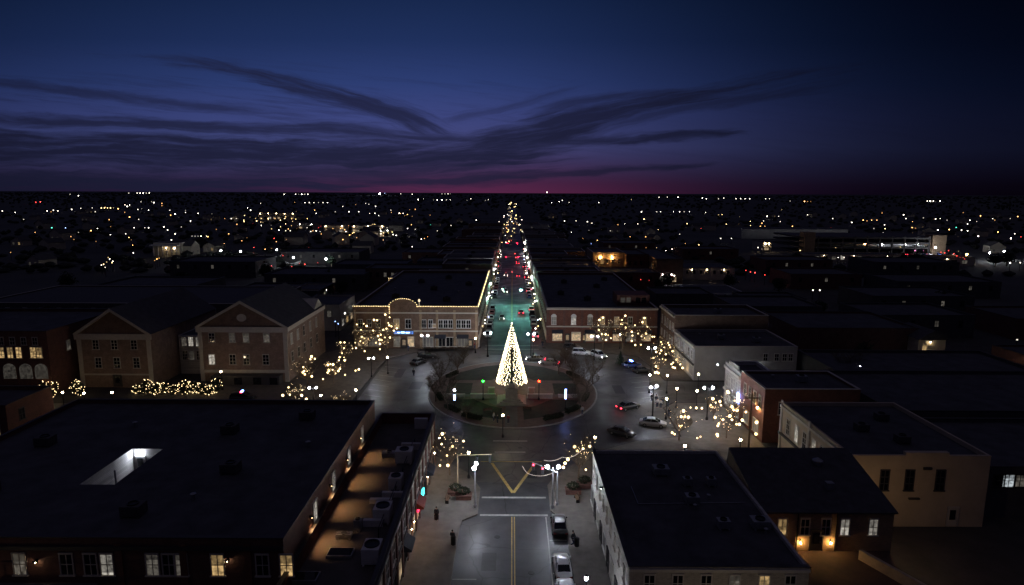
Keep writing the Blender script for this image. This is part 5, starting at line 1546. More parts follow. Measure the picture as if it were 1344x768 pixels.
for px, py, rz, pose, coat, label in (
    (855, 527, 1.0, 'walk', 'coat_dark', 'person in dark coat leading the group under the globe lamp'), (861, 530, .6, 'walk', 'coat_dark', 'second person in dark coat in the group on the east pavement'),
    (862.5, 535, .2, 'stand', 'coat_pale', 'person in pale coat standing in the group on the east pavement'), (867, 536, -.3, 'stand', 'coat_pale', 'person in pale coat at the rear of the east pavement group'),
    (869, 533, 2.2, 'stand', 'coat_blue', 'person in blue coat at the rear of the east pavement group'), (877, 535, 1.4, 'stand', 'coat_dark', 'person in dark coat standing alone under the globe lamp'),
    (878, 548, 2.6, 'walk', 'coat_dark', 'person in dark coat walking alone behind the silver sedan'), (536, 461, 2.9, 'walk', 'coat_blue', 'person in blue coat walking out below the blue shop sign'),
    (764, 545, .4, 'stand', 'coat_pale', 'person in pale coat on the island rim facing the black flat roof'), (648, 553, 1.2, 'stand', 'coat_pale', 'person in pale coat beside the warm lamp on the island'), (653, 556, -1.0, 'stand', 'coat_dark', 'person in dark coat beside the warm lamp on the island'),
    (667, 556, .5, 'stand', 'coat_red', 'person in red coat beside the warm lamp on the island'), (543, 494, .3, 'walk', 'coat_dark', 'person in dark coat crossing the road west of the island'), (573, 682, .2, 'walk', 'coat_dark', 'person in dark coat on the pavement beside the brick block'),
    (594, 714, 3.0, 'walk', 'coat_dark', 'person in dark coat at the kerb of the near street'), (623, 458, 1.0, 'stand', 'coat_red', 'person in red coat by the street end of the arched block'), (712, 455, .3, 'walk', 'coat_dark', 'person in dark coat by the corner shop of the red brick block'),
    (752, 716, 1.1, 'walk', 'coat_dark', 'person in dark coat beside the parked black sedan')):
    x, y = gnd(px, py, .13)
    person(x, y, rz, pose, coat, label, s=rnd.uniform(.95, 1.06))

# ================================================================== SMALL THINGS OF THE SQUARE
def planter(x, y, label, w=2.0, d=1.2):
    t = thing('planter', label, 'planter', (x, y, .13), 0, 'planters and shrubs at the crossing')
    put('box', MB().box(-w / 2, w / 2, -d / 2, d / 2, 0, .5).box(-w / 2 - .06, w / 2 + .06, -d / 2 - .06, d / 2 + .06, .5, .58).mesh('box', 'brick_dark'), t)
    o = put('shrub', SHM, t, (0, 0, .35)); o.scale = (w * .42, d * .42, .55)
for px, py, wh in ((598, 650, 'behind the pale signal mast'), (609, 655, 'beside the twin lamp on the brick block side'), (752, 648, 'beside the signal with red lights'), (767, 640, 'near the corner of the white building')):
    x, y = gnd(px, py)
    planter(x, y, 'dark brick planter with a bushy shrub ' + wh)
def bench(x, y, rz, label):
    t = thing('bench', label, 'bench', (x, y, .13), rz, 'benches at the square')
    put('seat', MB().box(-.8, .8, -.22, -.06, .43, .47).box(-.8, .8, -.04, .2, .43, .47).mesh('seat', 'bench_wood'), t)
    put('backrest', MB().box(-.8, .8, .2, .25, .55, .66).box(-.8, .8, .22, .27, .7, .85).mesh('backrest', 'bench_wood'), t)
    for s_ in (-.7, .7):
        put('leg', MB().box(s_ - .03, s_ + .03, -.2, .24, 0, .43).box(s_ - .03, s_ + .03, .2, .26, .43, .8).mesh('leg', 'metal_black'), t)
for px, py, rz, wh in ((588, 659, 1.5, 'on the pavement below the pale signal mast'), (757, 658, -1.5, 'on the pavement beside the white building'), (692, 540, 2.9, 'on the island before the red lamp'), (640, 542, 3.3, 'on the island before the green lamp')):
    x, y = gnd(px, py)
    bench(x, y, rz, 'wooden bench ' + wh)
def bin_(px, py, label):
    x, y = gnd(px, py)
    t = thing('litter_bin', label, 'bin', (x, y, .13), 0, 'litter bins')
    put('drum', MB().lathe([(.27, 0), (.3, .05), (.3, .85), (.32, .9)], 12).mesh('drum', 'metal_black'), t)
    put('lid', MB().lathe([(.32, .905), (.3, 1.0), (.16, 1.08)], 12).mesh('lid', 'metal_black'), t)
bin_(573, 683, 'black litter bin against the brick block pavement'); bin_(595, 716, 'black litter bin at the kerb of the near street'); bin_(757, 718, 'black litter bin beside the row of parked cars')
# small dark conifer by the police car
t = thing('conifer', 'small dark conifer on the road edge beside the blue lit police car', 'tree', (*gnd(814, 480), .1))
cf = MB()
r_ = random.Random(4)
for i in range(700):
    k = 1 - math.sqrt(r_.random()); a_ = r_.uniform(0, 6.28)
    c = Vector((1.05 * (1 - k) * math.cos(a_), 1.05 * (1 - k) * math.sin(a_), .35 + 3.2 * k))
    o_ = Vector((math.cos(a_), math.sin(a_), -.4)) * .3; sd = Vector((-math.sin(a_), math.cos(a_), 0)) * .08
    cf.add([c - sd, c + sd, c + o_], [(0, 1, 2)])
cf.tube((0, 0, .4), (0, 0, 3.5), .7, .02, 9)
put('foliage', cf.mesh('foliage', 'needles'), t); put('trunk', MB().tube((0, 0, 0), (0, 0, .6), .12, .1, 7).mesh('trunk', 'bark'), t)
# railing and tables before the arched block
t = thing('cafe_railing', 'black railing of the pavement seating before the arched block', 'railing', (-17.2, 154.5, .13))
rl = MB().box(-6, 6, -.03, .03, .9, .96).box(-6, 6, -.02, .02, .15, .19)
put('rail', rl.mesh('rail', 'metal_black'), t)
bl = MB()
for i in range(60):
    bl.box(-6 + i * .203 - .012, -6 + i * .203 + .012, -.012, .012, 0, .9)
put('bars', bl.mesh('bars', 'metal_black'), t)
for i in range(5):
    put('post', MB().box(-6 + i * 3 - .05, -6 + i * 3 + .05, -.05, .05, 0, 1.05).mesh('post', 'metal_black'), t)
TBM = MB().lathe([(.45, .70), (.45, .74)], 12).mesh('tabletop', 'trim_white')
TBL = MB().lathe([(.25, 0), (.25, .03), (.04, .05), (.04, .70)], 8).mesh('pedestal', 'metal_black')
for i in range(6):
    t = thing('cafe_table', 'small round white table behind the railing of the arched block', 'table', (-22.4 + i * 2.0, 155.6, .13), 0, 'tables behind the railing')
    put('tabletop', TBM, t); put('pedestal', TBL, t)
# market umbrellas / white parasols closed by the street corner
for i, (px, py) in enumerate(((612, 455), (618, 456), (625, 455), (607, 456))):
    x, y = gnd(px, py)
    t = thing('white_stall', 'small white roofed stall at the street end of the arched block', 'stall', (x, y, .13), 0, 'white stalls at the street corner')
    put('canopy', MB().add([(-1, -1, 2.1), (1, -1, 2.1), (1, 1, 2.1), (-1, 1, 2.1), (0, 0, 2.8)], [(0, 1, 4), (1, 2, 4), (2, 3, 4), (3, 0, 4), (3, 2, 1, 0)]).mesh('canopy', 'trim_white'), t)
    put('counter', MB().box(-.85, .85, -.85, -.4, 0, .95).mesh('counter', 'trim_white'), t)
    for a_, b_ in ((-.9, -.9), (.9, -.9), (.9, .9), (-.9, .9)):
        put('pole', MB().tube((a_, b_, 0), (a_, b_, 2.1), .04, .04, 5).mesh('pole', 'metal_grey'), t)
# utility pole with crossarm in front of the corner building
x, y = gnd(982, 594)
up_ = thing('utility_pole', 'tall dark wooden utility pole before the red brick corner building', 'pole', (x, y, 0))
put('post', MB().tube((0, 0, 0), (0, 0, 9.6), .16, .11, 8).mesh('post', 'wood_pole'), up_)
put('crossarm', MB().box(-1.1, 1.1, -.06, .06, 8.8, 8.95).mesh('crossarm', 'wood_pole'), up_)

# ================================================================== THE TOWN BEYOND
# --- buildings of the north street, both sides
for x, y, wh in ((8.3, 262, 'past the green signal'), (-8.3, 287, 'before the second crossing'), (8.3, 312, 'at the second crossing'), (-8.3, 240, 'just past the green signal')):
    lamp('tall', x, y, 'white twin lamp of the north street ' + wh, math.pi / 2, G1, s=.8)
r_ = random.Random(21)
def street_row():
    y = 233.0
    i = 0
    names = ('plain', 'low', 'tall', 'narrow', 'wide')
    while y < 640:
        for sx in (-1, 1):
            L_ = r_.uniform(14, 26)
            h = r_.uniform(6.0, 9.5)
            if sx < 0:
                xa, xb = -8.8 - r_.uniform(18, 34), -8.8
            else:
                xa, xb = 9.3, 9.3 + r_.uniform(18, 34)
            yy = y + (8 if sx > 0 else 0)
            b = Bld('shop_building', 'dark flat roofed shop building in the rows along the north street', xa, xb, yy, yy + L_ - .3, h, r_.choice(['brick_red', 'brick_brown', 'brick_dark', 'brick_white', 'stucco_grey']), 'roof_dark', .7, 'trim_cream', 'shop buildings along the north street')
            f = 'E' if sx < 0 else 'W'
            if y < 420:
                for k in range(int(L_ // 4.5)):
                    b.window(f, yy + 2.5 + k * 4.4, 5.0, 1.2, 1.8, 'd' if r_.random() < .3 else None, frame='trim_cream')
                    b.window(f, yy + 2.5 + k * 4.4, 1.9, 2.6, 2.2, r_.choice('swcd'), (2, 1), name='shop_window')
            if h > 7.5:
                b.window('S', (xa + xb) / 2, h - 1.8, 1.1, 1.5, 'd' if r_.random() < .4 else None)
            b.unit((xa + xb) / 2, yy + L_ / 2, 2, 1.5, 1.2, 'wall_dark')
            i += 1
        y += L_
street_row()
# --- lights, trees and cars along the north street
SLC = {}
YS = 166.0
k = 0
while YS < 420:
    for sx in (-1, 1):
        x = sx * 8.35
        if r_.random() < .38:
            continue
        if k % 2 == 0:
            lamp('globe' if k % 6 else 'tall', x, YS + r_.uniform(-2, 3.5), 'street lamp in the rows lining the north street', math.pi / 2, 'street lamps lining the north street', s=r_.uniform(.6, .85))
        elif r_.random() < .6:
            t = bare_tree(x, YS, 'small bare tree with tiny white lights lining the north street', 'small lit trees lining the north street', .5, k + (sx > 0))
            string_lights(t, k + (sx > 0), 12, .5, .05, seed=k)
    YS += 7.5
    k += 1
for i in range(44):
    sx = -1 if i % 2 else 1
    y = 170 + (i // 2) * 8.2 + r_.uniform(-1, 1)
    if y > 380 or 218 < y < 236:
        continue
    paint = r_.choice(['paint_white', 'paint_black', 'paint_silver', 'paint_red', 'paint_grey', 'paint_blue'])
    car(sx * 6.6, y, 90 if sx > 0 else 270, r_.choice(['sedan', 'suv']), paint, 'car parked along the kerb of the north street', group='cars parked along the north street', lights='tail' if (i % 5 == 0 and sx > 0) else 'off')
for i in range(42):
    sx = r_.choice((-1, 1))
    y = 166 * (430 / 166) ** r_.random()
    c = r_.choice('wwwwyybrw')
    if (c,) not in SLC:
        SLC[(c,)] = MB().ball((0, 0, 0), 1.0, 7, 5).mesh('shop_lamp', mat('shop_lamp_' + c, (.6, .6, .6), .4, kind='plain', emis={'w': (1, .9, .8), 'y': (1, .7, .35), 'b': (.5, .6, 1), 'r': (1, .05, .1)}[c], estr=12.0))
    r = r_.uniform(.08, .2)
    o = put('shop_lamp', SLC[(c,)], None, (sx * r_.uniform(6.4, 8.5), y, r_.uniform(1.4, 5.2)), 0, (r, r, r))
    tag(o, 'small lamp hung before the shop fronts of the north street', 'lamp', 'lamps at the shop fronts of the north street')
for x, y, d, li, lb in ((-3.2, 196, -90, 'head', 'nearest car with headlights coming down the north street'), (-2.6, 250, -90, 'head', 'pale car with headlights at the green lit crossing'), (3.1, 205, 90, 'tail', 'car with red tail lights leaving up the north street'), (-3.4, 258, -90, 'head', 'second car with headlights beyond the green lit crossing'),
                       (2.9, 298, 90, 'tail', 'car with red tail lights in the middle of the north street'), (-3, 300, -90, 'head', 'car with headlights in the middle of the north street'), (3.2, 352, 90, 'tail', 'car braking with red lights far up the north street'), (3.2, 360, 90, 'tail', 'second braking car far up the north street')):
    car(x, y, d, 'sedan', 'paint_silver' if li == 'head' else 'paint_grey', lb, name='car', lights=li)
# traffic signals over the crossings of the north street: green near, red beyond
def street_signal(y, lit, lb, col2=None):
    t = thing('traffic_signal', lb, 'traffic signal', (8.3, y, .1))
    put('post', MB().tube((0, 0, 0), (0, 0, 6.6), .13, .09, 8).mesh('post', 'metal_grey'), t)
    put('arm', MB().tube((0, 0, 6.3), (-12.5, 0, 6.6), .09, .06, 8).mesh('arm', 'metal_grey'), t)
    for xx in (-5.0, -11.5):
        h = put('signal_head', MB().box(xx - .2, xx + .2, -.16, .16, 5.3, 6.5).mesh('signal_head', 'metal_black'), t)
        put('lens', MB().ball((xx, -.18, 5.5 if 'green' in lit else 6.2), .14, 8, 5).mesh('lens', lit), h)
        put('lens', MB().ball((xx, .18, 5.5 if 'green' in lit else 6.2), .14, 8, 5).mesh('lens', lit), h)
street_signal(221, 'signal_green', 'traffic signal showing green over the first crossing of the north street')
street_signal(329, 'signal_red', 'traffic signal showing red over the second crossing of the north street')
street_signal(420, 'signal_red', 'traffic signal showing red far up the north street')

# --- other buildings that can be told apart
def house_windows(b, face, us, z, lits, w=1.1, h=1.6):
    b.row(face, us, z, w, h, lits, frame='trim_white')
b = Bld('panel_building', 'low building with white wall panels between dark posts east of the north street', 66.5, 85.5, 225, 246, 3.6, 'board_white', 'roof_dark', .3, 'trim_white')
for i in range(6):
    b.child('pilaster', MB().box(67 + i * 3.5, 67.7 + i * 3.5, 224.8, 224.998, 0, 3.6), 'trim_dark')
for i in range(6):
    b.child('pilaster', MB().box(66.3, 66.498, 227 + i * 3.3, 227.4 + i * 3.3, 0, 3.5), 'trim_dark')
b.band('W', 3.7, .25, .2, 'trim_white'); b.sconce('S', 80, 3.0, 'globe_cool', .05); b.sconce('W', 229, 2.9, 'globe_warm', .1); b.sconce('S', 71, 3.0, 'globe_warm', .1)
b = Bld('pale_hall', 'long pale wall lit by lamps behind the white panel building', 79, 104, 290, 312, 5.4, 'wall_cream', 'roof_dark', .3, 'trim_dark')
for x in (84, 91, 99):
    b.sconce('S', x, 4.8, 'globe_warm', .14)
b.row('S', lin(82, 101, 7), 3.6, .9, 1.3, '.......')
b = Bld('amber_lit_building', 'building with a front washed in amber lamplight east of the north street', 38.5, 53.5, 297, 322, 11.4, 'brick_tan', 'roof_dark', .6, 'trim_cream')
for x in (42, 47.6):
    b.sconce('S', x, 9.6, 'globe_orange', .3, False)
b.row('S', [40.5, 43, 45.5, 48, 51], 7.6, 1.1, 1.9, '.w...'); b.row('S', [41, 46, 51], 2.0, 2.4, 2.2, 'wsw')
b = Bld('dark_red_building', 'dark red brick building beside the amber lit front', 53.6, 64, 292, 320, 11.0, 'brick_red', 'roof_dark', .6)
b.row('S', [55.5, 58, 60.5], 7.5, 1.0, 1.8, '...')
b = Bld('brown_building', 'brown building with rows of dim windows beside the dark red building', 64.2, 76, 276, 330, 10.6, 'brick_brown', 'roof_dark', .6)
b.row('W', lin(280, 326, 9), 7.4, 1.2, 1.8, '.d..d..d.'); b.row('S', [66, 69, 72], 2.0, 2.4, 2.0, 'ccs')
b.sconce('S', 67, 4.2, 'globe_cool', .1); b.sconce('S', 71, 4.2, 'globe_cool', .1)
for i in range(26):
    px, py = 1150 + (i % 13) * 9 + r_.uniform(-2, 2), 334 + (i // 13) * 7
    x, y = gnd(px, py, .7)
    car(x, y, r_.choice([80, 95, 260]), r_.choice(['sedan', 'suv']), r_.choice(['paint_white', 'paint_silver', 'paint_red', 'paint_black', 'paint_blue']), 'car parked in the floodlit lot before the parking structure', group='cars in the floodlit eastern lot', lights='tail' if i % 4 == 0 else 'off')
pk = thing('parking_structure', 'long pale parking structure washed by white floodlights on the eastern plain', 'building', (240, 420, 0))
MB().box(196, 290, 420, 470, 0, .4).build('floor', 'concrete', pk)
for i in range(3):
    MB().box(196, 290, 420, 470, 3.6 + i * 3.3, 4.7 + i * 3.3).build('deck', 'wall_dark', pk)
for i in range(12):
    MB().box(197 + i * 8.3, 198 + i * 8.3, 420.2, 421, .4, 12).build('column', 'wall_dark', pk)
MB().box(281, 290.2, 418, 426, 0, 13).build('stair_tower', 'brick_tan', pk)
MB().box(196, 203, 419, 427, 0, 14.5).build('stair_tower', 'brick_tan', pk)
b = Bld('long_store', 'long low store with a lit canopy beyond the parking structure', 205, 300, 560, 600, 8, 'stucco_grey', 'roof_dark', .6)
b = Bld('low_white_row', 'low white building row in front of the parking structure', 178, 232, 372, 386, 4.0, 'wall_cream', 'roof_dark', .4)
b.row('S', lin(182, 228, 10), 2.2, 2.4, 1.8, 'c.dc.c.d.c'); 
for x in (186, 204, 224):
    b.sconce('S', x, 3.6, 'globe_warm', .12)
b = Bld('low_store', 'low store with warm light spilling from its front before the parking structure', 236, 262, 352, 366, 4.2, 'wall_cream', 'roof_dark', .4)
b.row('S', [240, 245, 250, 256], 2.2, 3, 1.8, '.d.d')
b.sconce('S', 246, 3.8, 'globe_warm', .15)
b = Bld('corner_store', 'brick store outlined with strings of warm lights behind the arched block', -47.0, -33.5, 236, 252, 7.0, 'brick_tan', 'roof_dark', .5, 'trim_cream')
b.child('light_string', light_string([(-47, 235.8, 7.5), (-33.5, 235.8, 7.5)], .6, .14), 'bulb_string'); b.child('light_string', light_string([(-47, 235.8, 7.5), (-47, 235.8, 1)], .6, .13), 'bulb_string')
b.row('S', [-44.5, -40, -36], 3.0, 1.8, 2.0, 'wsw'); b.sconce('S', -42.5, 5.8, 'globe_orange', .18); b.sconce('S', -37.5, 5.8, 'globe_orange', .18)
b = Bld('pale_row', 'pale building end lit white along the western parking lot', -76, -66, 214, 228, 6.2, 'wall_cream', 'roof_dark', .4)
b.row('E', [217, 221, 225], 4.2, 1.1, 1.7, 'c..'); b.sconce('E', 219, 5.6, 'globe_cool', .05)
b = Bld('dim_brick_row', 'dark brick row with dim upper windows behind the arched block', -62, -20, 262, 280, 7.5, 'brick_brown', 'roof_dark', .6)
b.row('S', lin(-60, -22, 13), 5.4, 1.1, 1.8, '..dd.d..ddd.d')
b = Bld('side_street_shop', 'shop with a lit end wall at the side street west of the arched block', -62, -50, 178, 196, 7.2, 'wall_cream', 'roof_dark', .5)
b.row('S', [-60, -57, -53], 5.0, 1.1, 1.8, 'w.d'); b.row('E', [181, 186, 191], 1.9, 2.2, 2.0, 'cws', name='shop_window'); b.sconce('E', 183, 4.2, 'globe_cool', .05)
b = Bld('long_roof_building', 'long dark building with a pale roof edge behind the wide pediment', -150, -70, 172, 205, 8.6, 'wall_dark', 'roof_shingle', .3, 'trim_cream')
b.row('S', lin(-146, -74, 16), 6.6, 1.1, 1.7, 'd..d....d...d..d')
b = Bld('far_white_house', 'pale columned house front glowing among dark trees in the west', -222, -206, 386, 400, 8, 'wall_cream', 'roof_shingle', .2, 'trim_white')
for i in range(6):
    b.child('column', MB().tube((-221 + i * 2.8, 384, 0), (-221 + i * 2.8, 384, 6.5), .4, .35, 8), 'trim_white')
b.child('portico_roof', MB().box(-222.5, -205.5, 382.8, 385.98, 6.5, 7.3), 'trim_white'); b.sconce('S', -214, 5.0, 'globe_warm', .3); b.sconce('S', -209, 5.0, 'globe_warm', .3)
for px0, px1, py, h, lt, what in ((425, 452, 305.5, 7, 'warm', 'brightest of the distant lit stores in the west'), (462, 505, 305, 6.5, 'warm', 'long distant store with lit front in the west'), (340, 388, 288, 9, 'warm', 'far long store with a yellow lit front in the west'), (391, 412, 301, 6, 'cool', 'small far white lit store with red lamps beside it'),
                                  (497, 512, 311, 6, 'cool', 'pale store end lit white before the distant woods'), (686, 706, 320, 6, 'warm', 'bright filling station canopy where the north street bends'), (818, 848, 331, 5, 'warm', 'low shop row with bright windows behind the amber lit building'), (1000, 1012, 330, 6, 'warm', 'small lit shed on the eastern plain')):
    x0_, Y_ = gnd(px0, py)
    x1_ = gnd(px1, py)[0]
    b = Bld('distant_store', what, x0_, x1_, Y_, Y_ + 18, h, 'wall_cream', 'roof_dark', .4)
    nn_ = max(2, int((x1_ - x0_) / 9))
    for u in lin(x0_ + 2, x1_ - 2, nn_):
        b.sconce('S', u, h - .6, 'globe_warm' if lt == 'warm' else 'far_store_lamp', .3 if lt == 'warm' else .12, False)
    b.row('S', lin(x0_ + 3, x1_ - 3, max(2, int((x1_ - x0_) / 6))), 2.2, 3.2, 2.4, 's.cs' * 6)
# houses up the slope on the eastern edge
b = Bld('gable_house', 'small pale house with a lit porch and red door on the eastern edge', 97.5, 104, 146, 155, 5.6, 'wall_cream', 'roof_shingle', .05, 'trim_white', coping=False)
b.sconce('S', 100.2, 5.0, 'globe_warm', .12); b.door('S', 101.6, 1.2, 2.4, m='awning_red'); b.window('S', 99, 3.6, 1.0, 1.6, 'w', frame='trim_white'); b.window('E', 150, 4, 1.0, 1.6, 'd', frame='trim_white')
b.sconce('S', 98.8, 2.9, 'globe_warm', .09)
b.child('gable_roof', MB().add([(97, 145.4, 5.65), (104.5, 145.4, 5.65), (100.7, 145.4, 8), (97, 155.6, 5.65), (104.5, 155.6, 5.65), (100.7, 155.6, 8)], [(0, 1, 2), (3, 5, 4), (0, 2, 5, 3), (1, 4, 5, 2)]), 'roof_shingle')
b = Bld('long_yard_building', 'long low building with a dim pale wall below the small porch house', 112, 150, 126, 142, 5.0, 'brick_dark', 'roof_dark', .4)
fz = thing('yard_wall', 'long pale wall running along the yard on the eastern edge', 'wall', (112, 134, 0))
MB().add([(98, 142, 0), (98.5, 142.3, 0), (121, 121, 0), (120.6, 120.6, 0), (98, 142, 1.7), (98.5, 142.3, 1.7), (121, 121, 1.7), (120.6, 120.6, 1.7)], [(0, 1, 5, 4), (1, 2, 6, 5), (2, 3, 7, 6), (3, 0, 4, 7), (4, 5, 6, 7)]).build('wall', 'stucco_beige', fz)
lamp('globe', 108, 131, 'warm globe lamp over the pale yard wall on the eastern edge', 0, G2, 0)
lamp('globe', 114, 126.5, 'second warm globe lamp along the pale yard wall', 0, G2, 0)
# flat roofed blocks that are only just visible
for i, (x, y, w, d, h, lit) in enumerate(((58.5, 92, 46, 22, 6.6, ''), (63, 118, 40, 16, 5.5, ''), (108, 98, 40, 20, 5.2, ''), (70, 150, 30, 22, 7, ''), (102, 172, 28, 20, 6, 'd.d'), (66, 182, 26, 20, 6.5, 'd'), (120, 205, 34, 22, 6, '.d.d'), (78, 205, 20, 14, 5, ''), (150, 240, 40, 24, 6, 'd..d'), (118, 262, 30, 22, 6, '.d'),
                                          (140, 170, 24, 20, 5.5, '.d'), (176, 300, 40, 26, 7, 'd.d.'), (130, 318, 34, 22, 6, '.d.d'), (-130, 150, 30, 24, 7.5, 'd'), (-96, 210, 30, 20, 6, ''), (-150, 222, 36, 24, 6, 'd.d'), (-100, 250, 40, 24, 6.5, 'd..d'), (-84, 290, 34, 22, 6, '.d.'), (-160, 290, 40, 26, 7, 'd.d.'),
                                          (-46, 300, 24, 20, 6.5, 'dd'), (-60, 340, 36, 24, 7, 'd.d'), (-130, 350, 44, 26, 6, '.d..d'), (-40, 392, 30, 22, 7, 'd.'), (44, 352, 30, 22, 6.5, '.d'), (60, 410, 34, 26, 7, 'd.d'), (104, 380, 34, 22, 6, '.d'), (38, 260, 24, 20, 6.5, 'd.'), (50, 214, 20, 16, 5, ''))):
    b = Bld('dark_block', 'dark flat roofed block barely lit among the dark blocks beyond the square', x, x + w, y, y + d, h, r_.choice(['brick_dark', 'wall_dark']), 'roof_dark', .5, 'trim_dark', 'dark blocks beyond the square')
    if lit:
        b.row('S', lin(x + 4, x + w - 4, max(3, len(lit) + 1)), h - 1.9, 1.1, 1.6, lit)
# gabled houses among the trees further out
hm_ = {}
def far_house(i, x, y, w, d, h, rz, lit):
    t = thing('house', 'small dark gabled house among the trees of the outer town', 'house', (x, y, 0), rz, 'gabled houses of the outer town')
    k = (w, d, h)
    if k not in hm_:
        hm_[k] = (MB().box(-w / 2, w / 2, -d / 2, d / 2, 0, h, 'bt').wallprism([(-w / 2, h), (w / 2, h), (0, h + w * .3)], -d / 2, d / 2).mesh('wall', 'wall_cream'),
                  MB().add([(-w / 2 - .4, -d / 2 - .4, h - .1), (0, -d / 2 - .4, h + w * .3 + .12), (w / 2 + .4, -d / 2 - .4, h - .1), (-w / 2 - .4, d / 2 + .4, h - .1), (0, d / 2 + .4, h + w * .3 + .12), (w / 2 + .4, d / 2 + .4, h - .1)], [(0, 1, 4, 3), (1, 2, 5, 4)]).mesh('roof', 'roof_shingle'),
                  MB().box(-.6, .6, -d / 2 - .06, -d / 2 - .002, 1.2, 2.8).mesh('window', 'lit_dim'), MB().box(-.6, .6, -d / 2 - .06, -d / 2 - .002, 1.2, 2.8).mesh('window', 'lit_warm'))
    q = hm_[k]
    put('wall', q[0], t); put('roof', q[1], t)
    if lit:
        put('window', q[3 if lit == 2 else 2], t, (w * .25, 0, 0)); put('window', q[2], t, (-w * .25, 0, 0))
for i in range(110):
    y = r_.uniform(330, 1150)
    x = r_.uniform(-.8, .8) * y
    if abs(x) < 60 or (150 < x < 320 and 340 < y < 620):
        continue
    w, d, h = r_.choice([(9, 12, 5), (11, 14, 6), (8, 10, 4)])
    far_house(i, x, y, w, d, h, r_.choice([0, math.pi / 2, .4, -.3]), r_.choice([0, 0, 1, 1, 2]))

# --- lights of the far town: measured dots; w white, o amber, y yellow, r red, b blue, g teal, W flood, O amber flood, p pink
DOTS = """
w 92,255 103,257 169,253.5 180,253.5 184,253.5 188,253.5 192,253.5 196,253.5 3,277 20,279 31,288 62,277 70,276 76,277 94,275 106,273.5 121,273 125,278 164,269 167,271 170,269 185,265 199,265 202,266 181,275 186,274 195,276 223,276 230,281 243.5,276 243.5,279
w 260,280 278,281 250,290 303.5,287 310,287 325,273 329,276 182,288 181,293 176,299 190,299 195,299 238,298 215,298 220,302 128,300 103,305 145,308 165,307 252,310 256,310 260,310 264,310 271,310 175,332 251,341 256,342 133,348 138,351 148,343 144,340 103,406 225,315 230,307
w 373,255 388,255 392,255 396,255 400,255 404,255 526,254.5 541,255 549,262 556,261.5 562,256 580,254.5 584,254.5 588,254.5 591,254.5 569,262.5 574,262.5 580,262.5 586,262.5 591,262.5 613,263 618,261 637,263 641,262 342,267 400,266 406,266 412,266 418,266 424,266 430,266 415,280 440,278 458,278 471,278 480,267
w 484,268 493,271 450,271 485,280 492,280 497,283 513,276 524,280 529,280 343,296 403,299 415,303 420,304 454,304 455,297 470,303 508,299 516,308 520,309 535,300 545,301 537,311 553,314 574,303 592,296 618,299 625,289 478,312 541,328 541,324 632,318 627,321 356,296 366,302 375,303 381,303 408,304 430,306 477,306 484,306 490,307 495,307 500,307
w 718,252.5 724,266 734,265 738,263 747,266 786,266 842,278 862,278 867,278 884,278 892,278 898,278 905,278 926,279 865,259 876,259 890,259 922,260 927,261 943,261 950,260 966,261 972,261 978,261 984,261 1005,261 741,290 756,290 771,291 773,302.5 777,293 800,296 801,303 820,294 837,294 750,305 697,293 720,297 882,327 874,329 946,313 960,313 892,307.5
w 1010,261 1037,264 1130,262 1171,259 1212,264 1217,264 1221,264 1225,264 1234,264 1022,284 1024,291 1034,306 1060,282 1093,287 1085,313 1118,292 1161,295 1147,300 1159,306 1172,282 1186,282 1189,287 1212,286 1220,291 1228,287.5 1234,287 1243,289 1273,289 1282,291 1292,293 1303,287 1326,287 1270,294 1262,302 1270,303 1231,302 1284,310 1332,307 1327,313 1326,345 1339,345 1067,381 1076,381 1335,446 1100,338 1108,338 1104,336 1145,346 1167,348 1193,349
w 818,316 830,327 838,328 840,322 834,325 995,325 1003,323 1000,327 885,362 874,352 1002,290 1007,284
o 67,278 212.5,267 212.5,270 170,285 295,287 311,294.5 46,305 126,317 60,337 206,340 203,342 209,339 368.5,255 387,266 413,276 514,279 541,284 361,287 540,295 561,311 503,315 557,313 722,312 811,295 789,301 1056,264.5 1060,264.5 1064,264.5 1133,289 1138,290 1144,289 1151,289 1000,293 1004,297 998,297 1007,299 1219,475 1040,297 437,300 447,300 737,322
y 133,273 137,273 141,273 145,273 149,273 320,289 321,283 140,344 136,347 142,338 147,345 340,283 345,283 350,283 355,283 360,283 365,283 370,283 375,283 380,283 386,283 343,287 352,288 368,289 741,323 776,293 1229,371 1234,372 1240,371 1246,372 1125,320 1204,311 1150,317 338,290 345,292
r 47,265.5 53,265 332,293.5 333,325 333,332 333,339 233,346 229,347 237,347 421,297 418,299 360,313 356,349 383,350 379,351 400,347 417,345 393,346 846,321 852,322 858,321 849,324 841,367 856,365 882,362 985,357 991,358 1004,361 979,355 852,368 1090,299 971,300 1235,331 1245,329 1252,333 1260,338 1266,340 1160,342 1155,344 1164,342 1340,311 920,300 1240,332 1256,336
p 779,326 776,328 770,329 1201,329 1212,329
g 68,299 565,295 969,298 1255,298.5
b 86,299 776,320 363,357 444,425 440,422 1006,427 1224,511 505,253.5
V 476,400 461,391 1224,461 1129,481 1213,511 1340,513
W 290,329 316,330 363.5,328 400,329 428,340 498.5,254.5 691,317 689,319 385,338 496,300.5 1188,320 1204,320 1173,318 1158,320 1228,325 1299,332 1318,330 1153,315 1164,316
O 1135,320 801,338 1269,334
"""
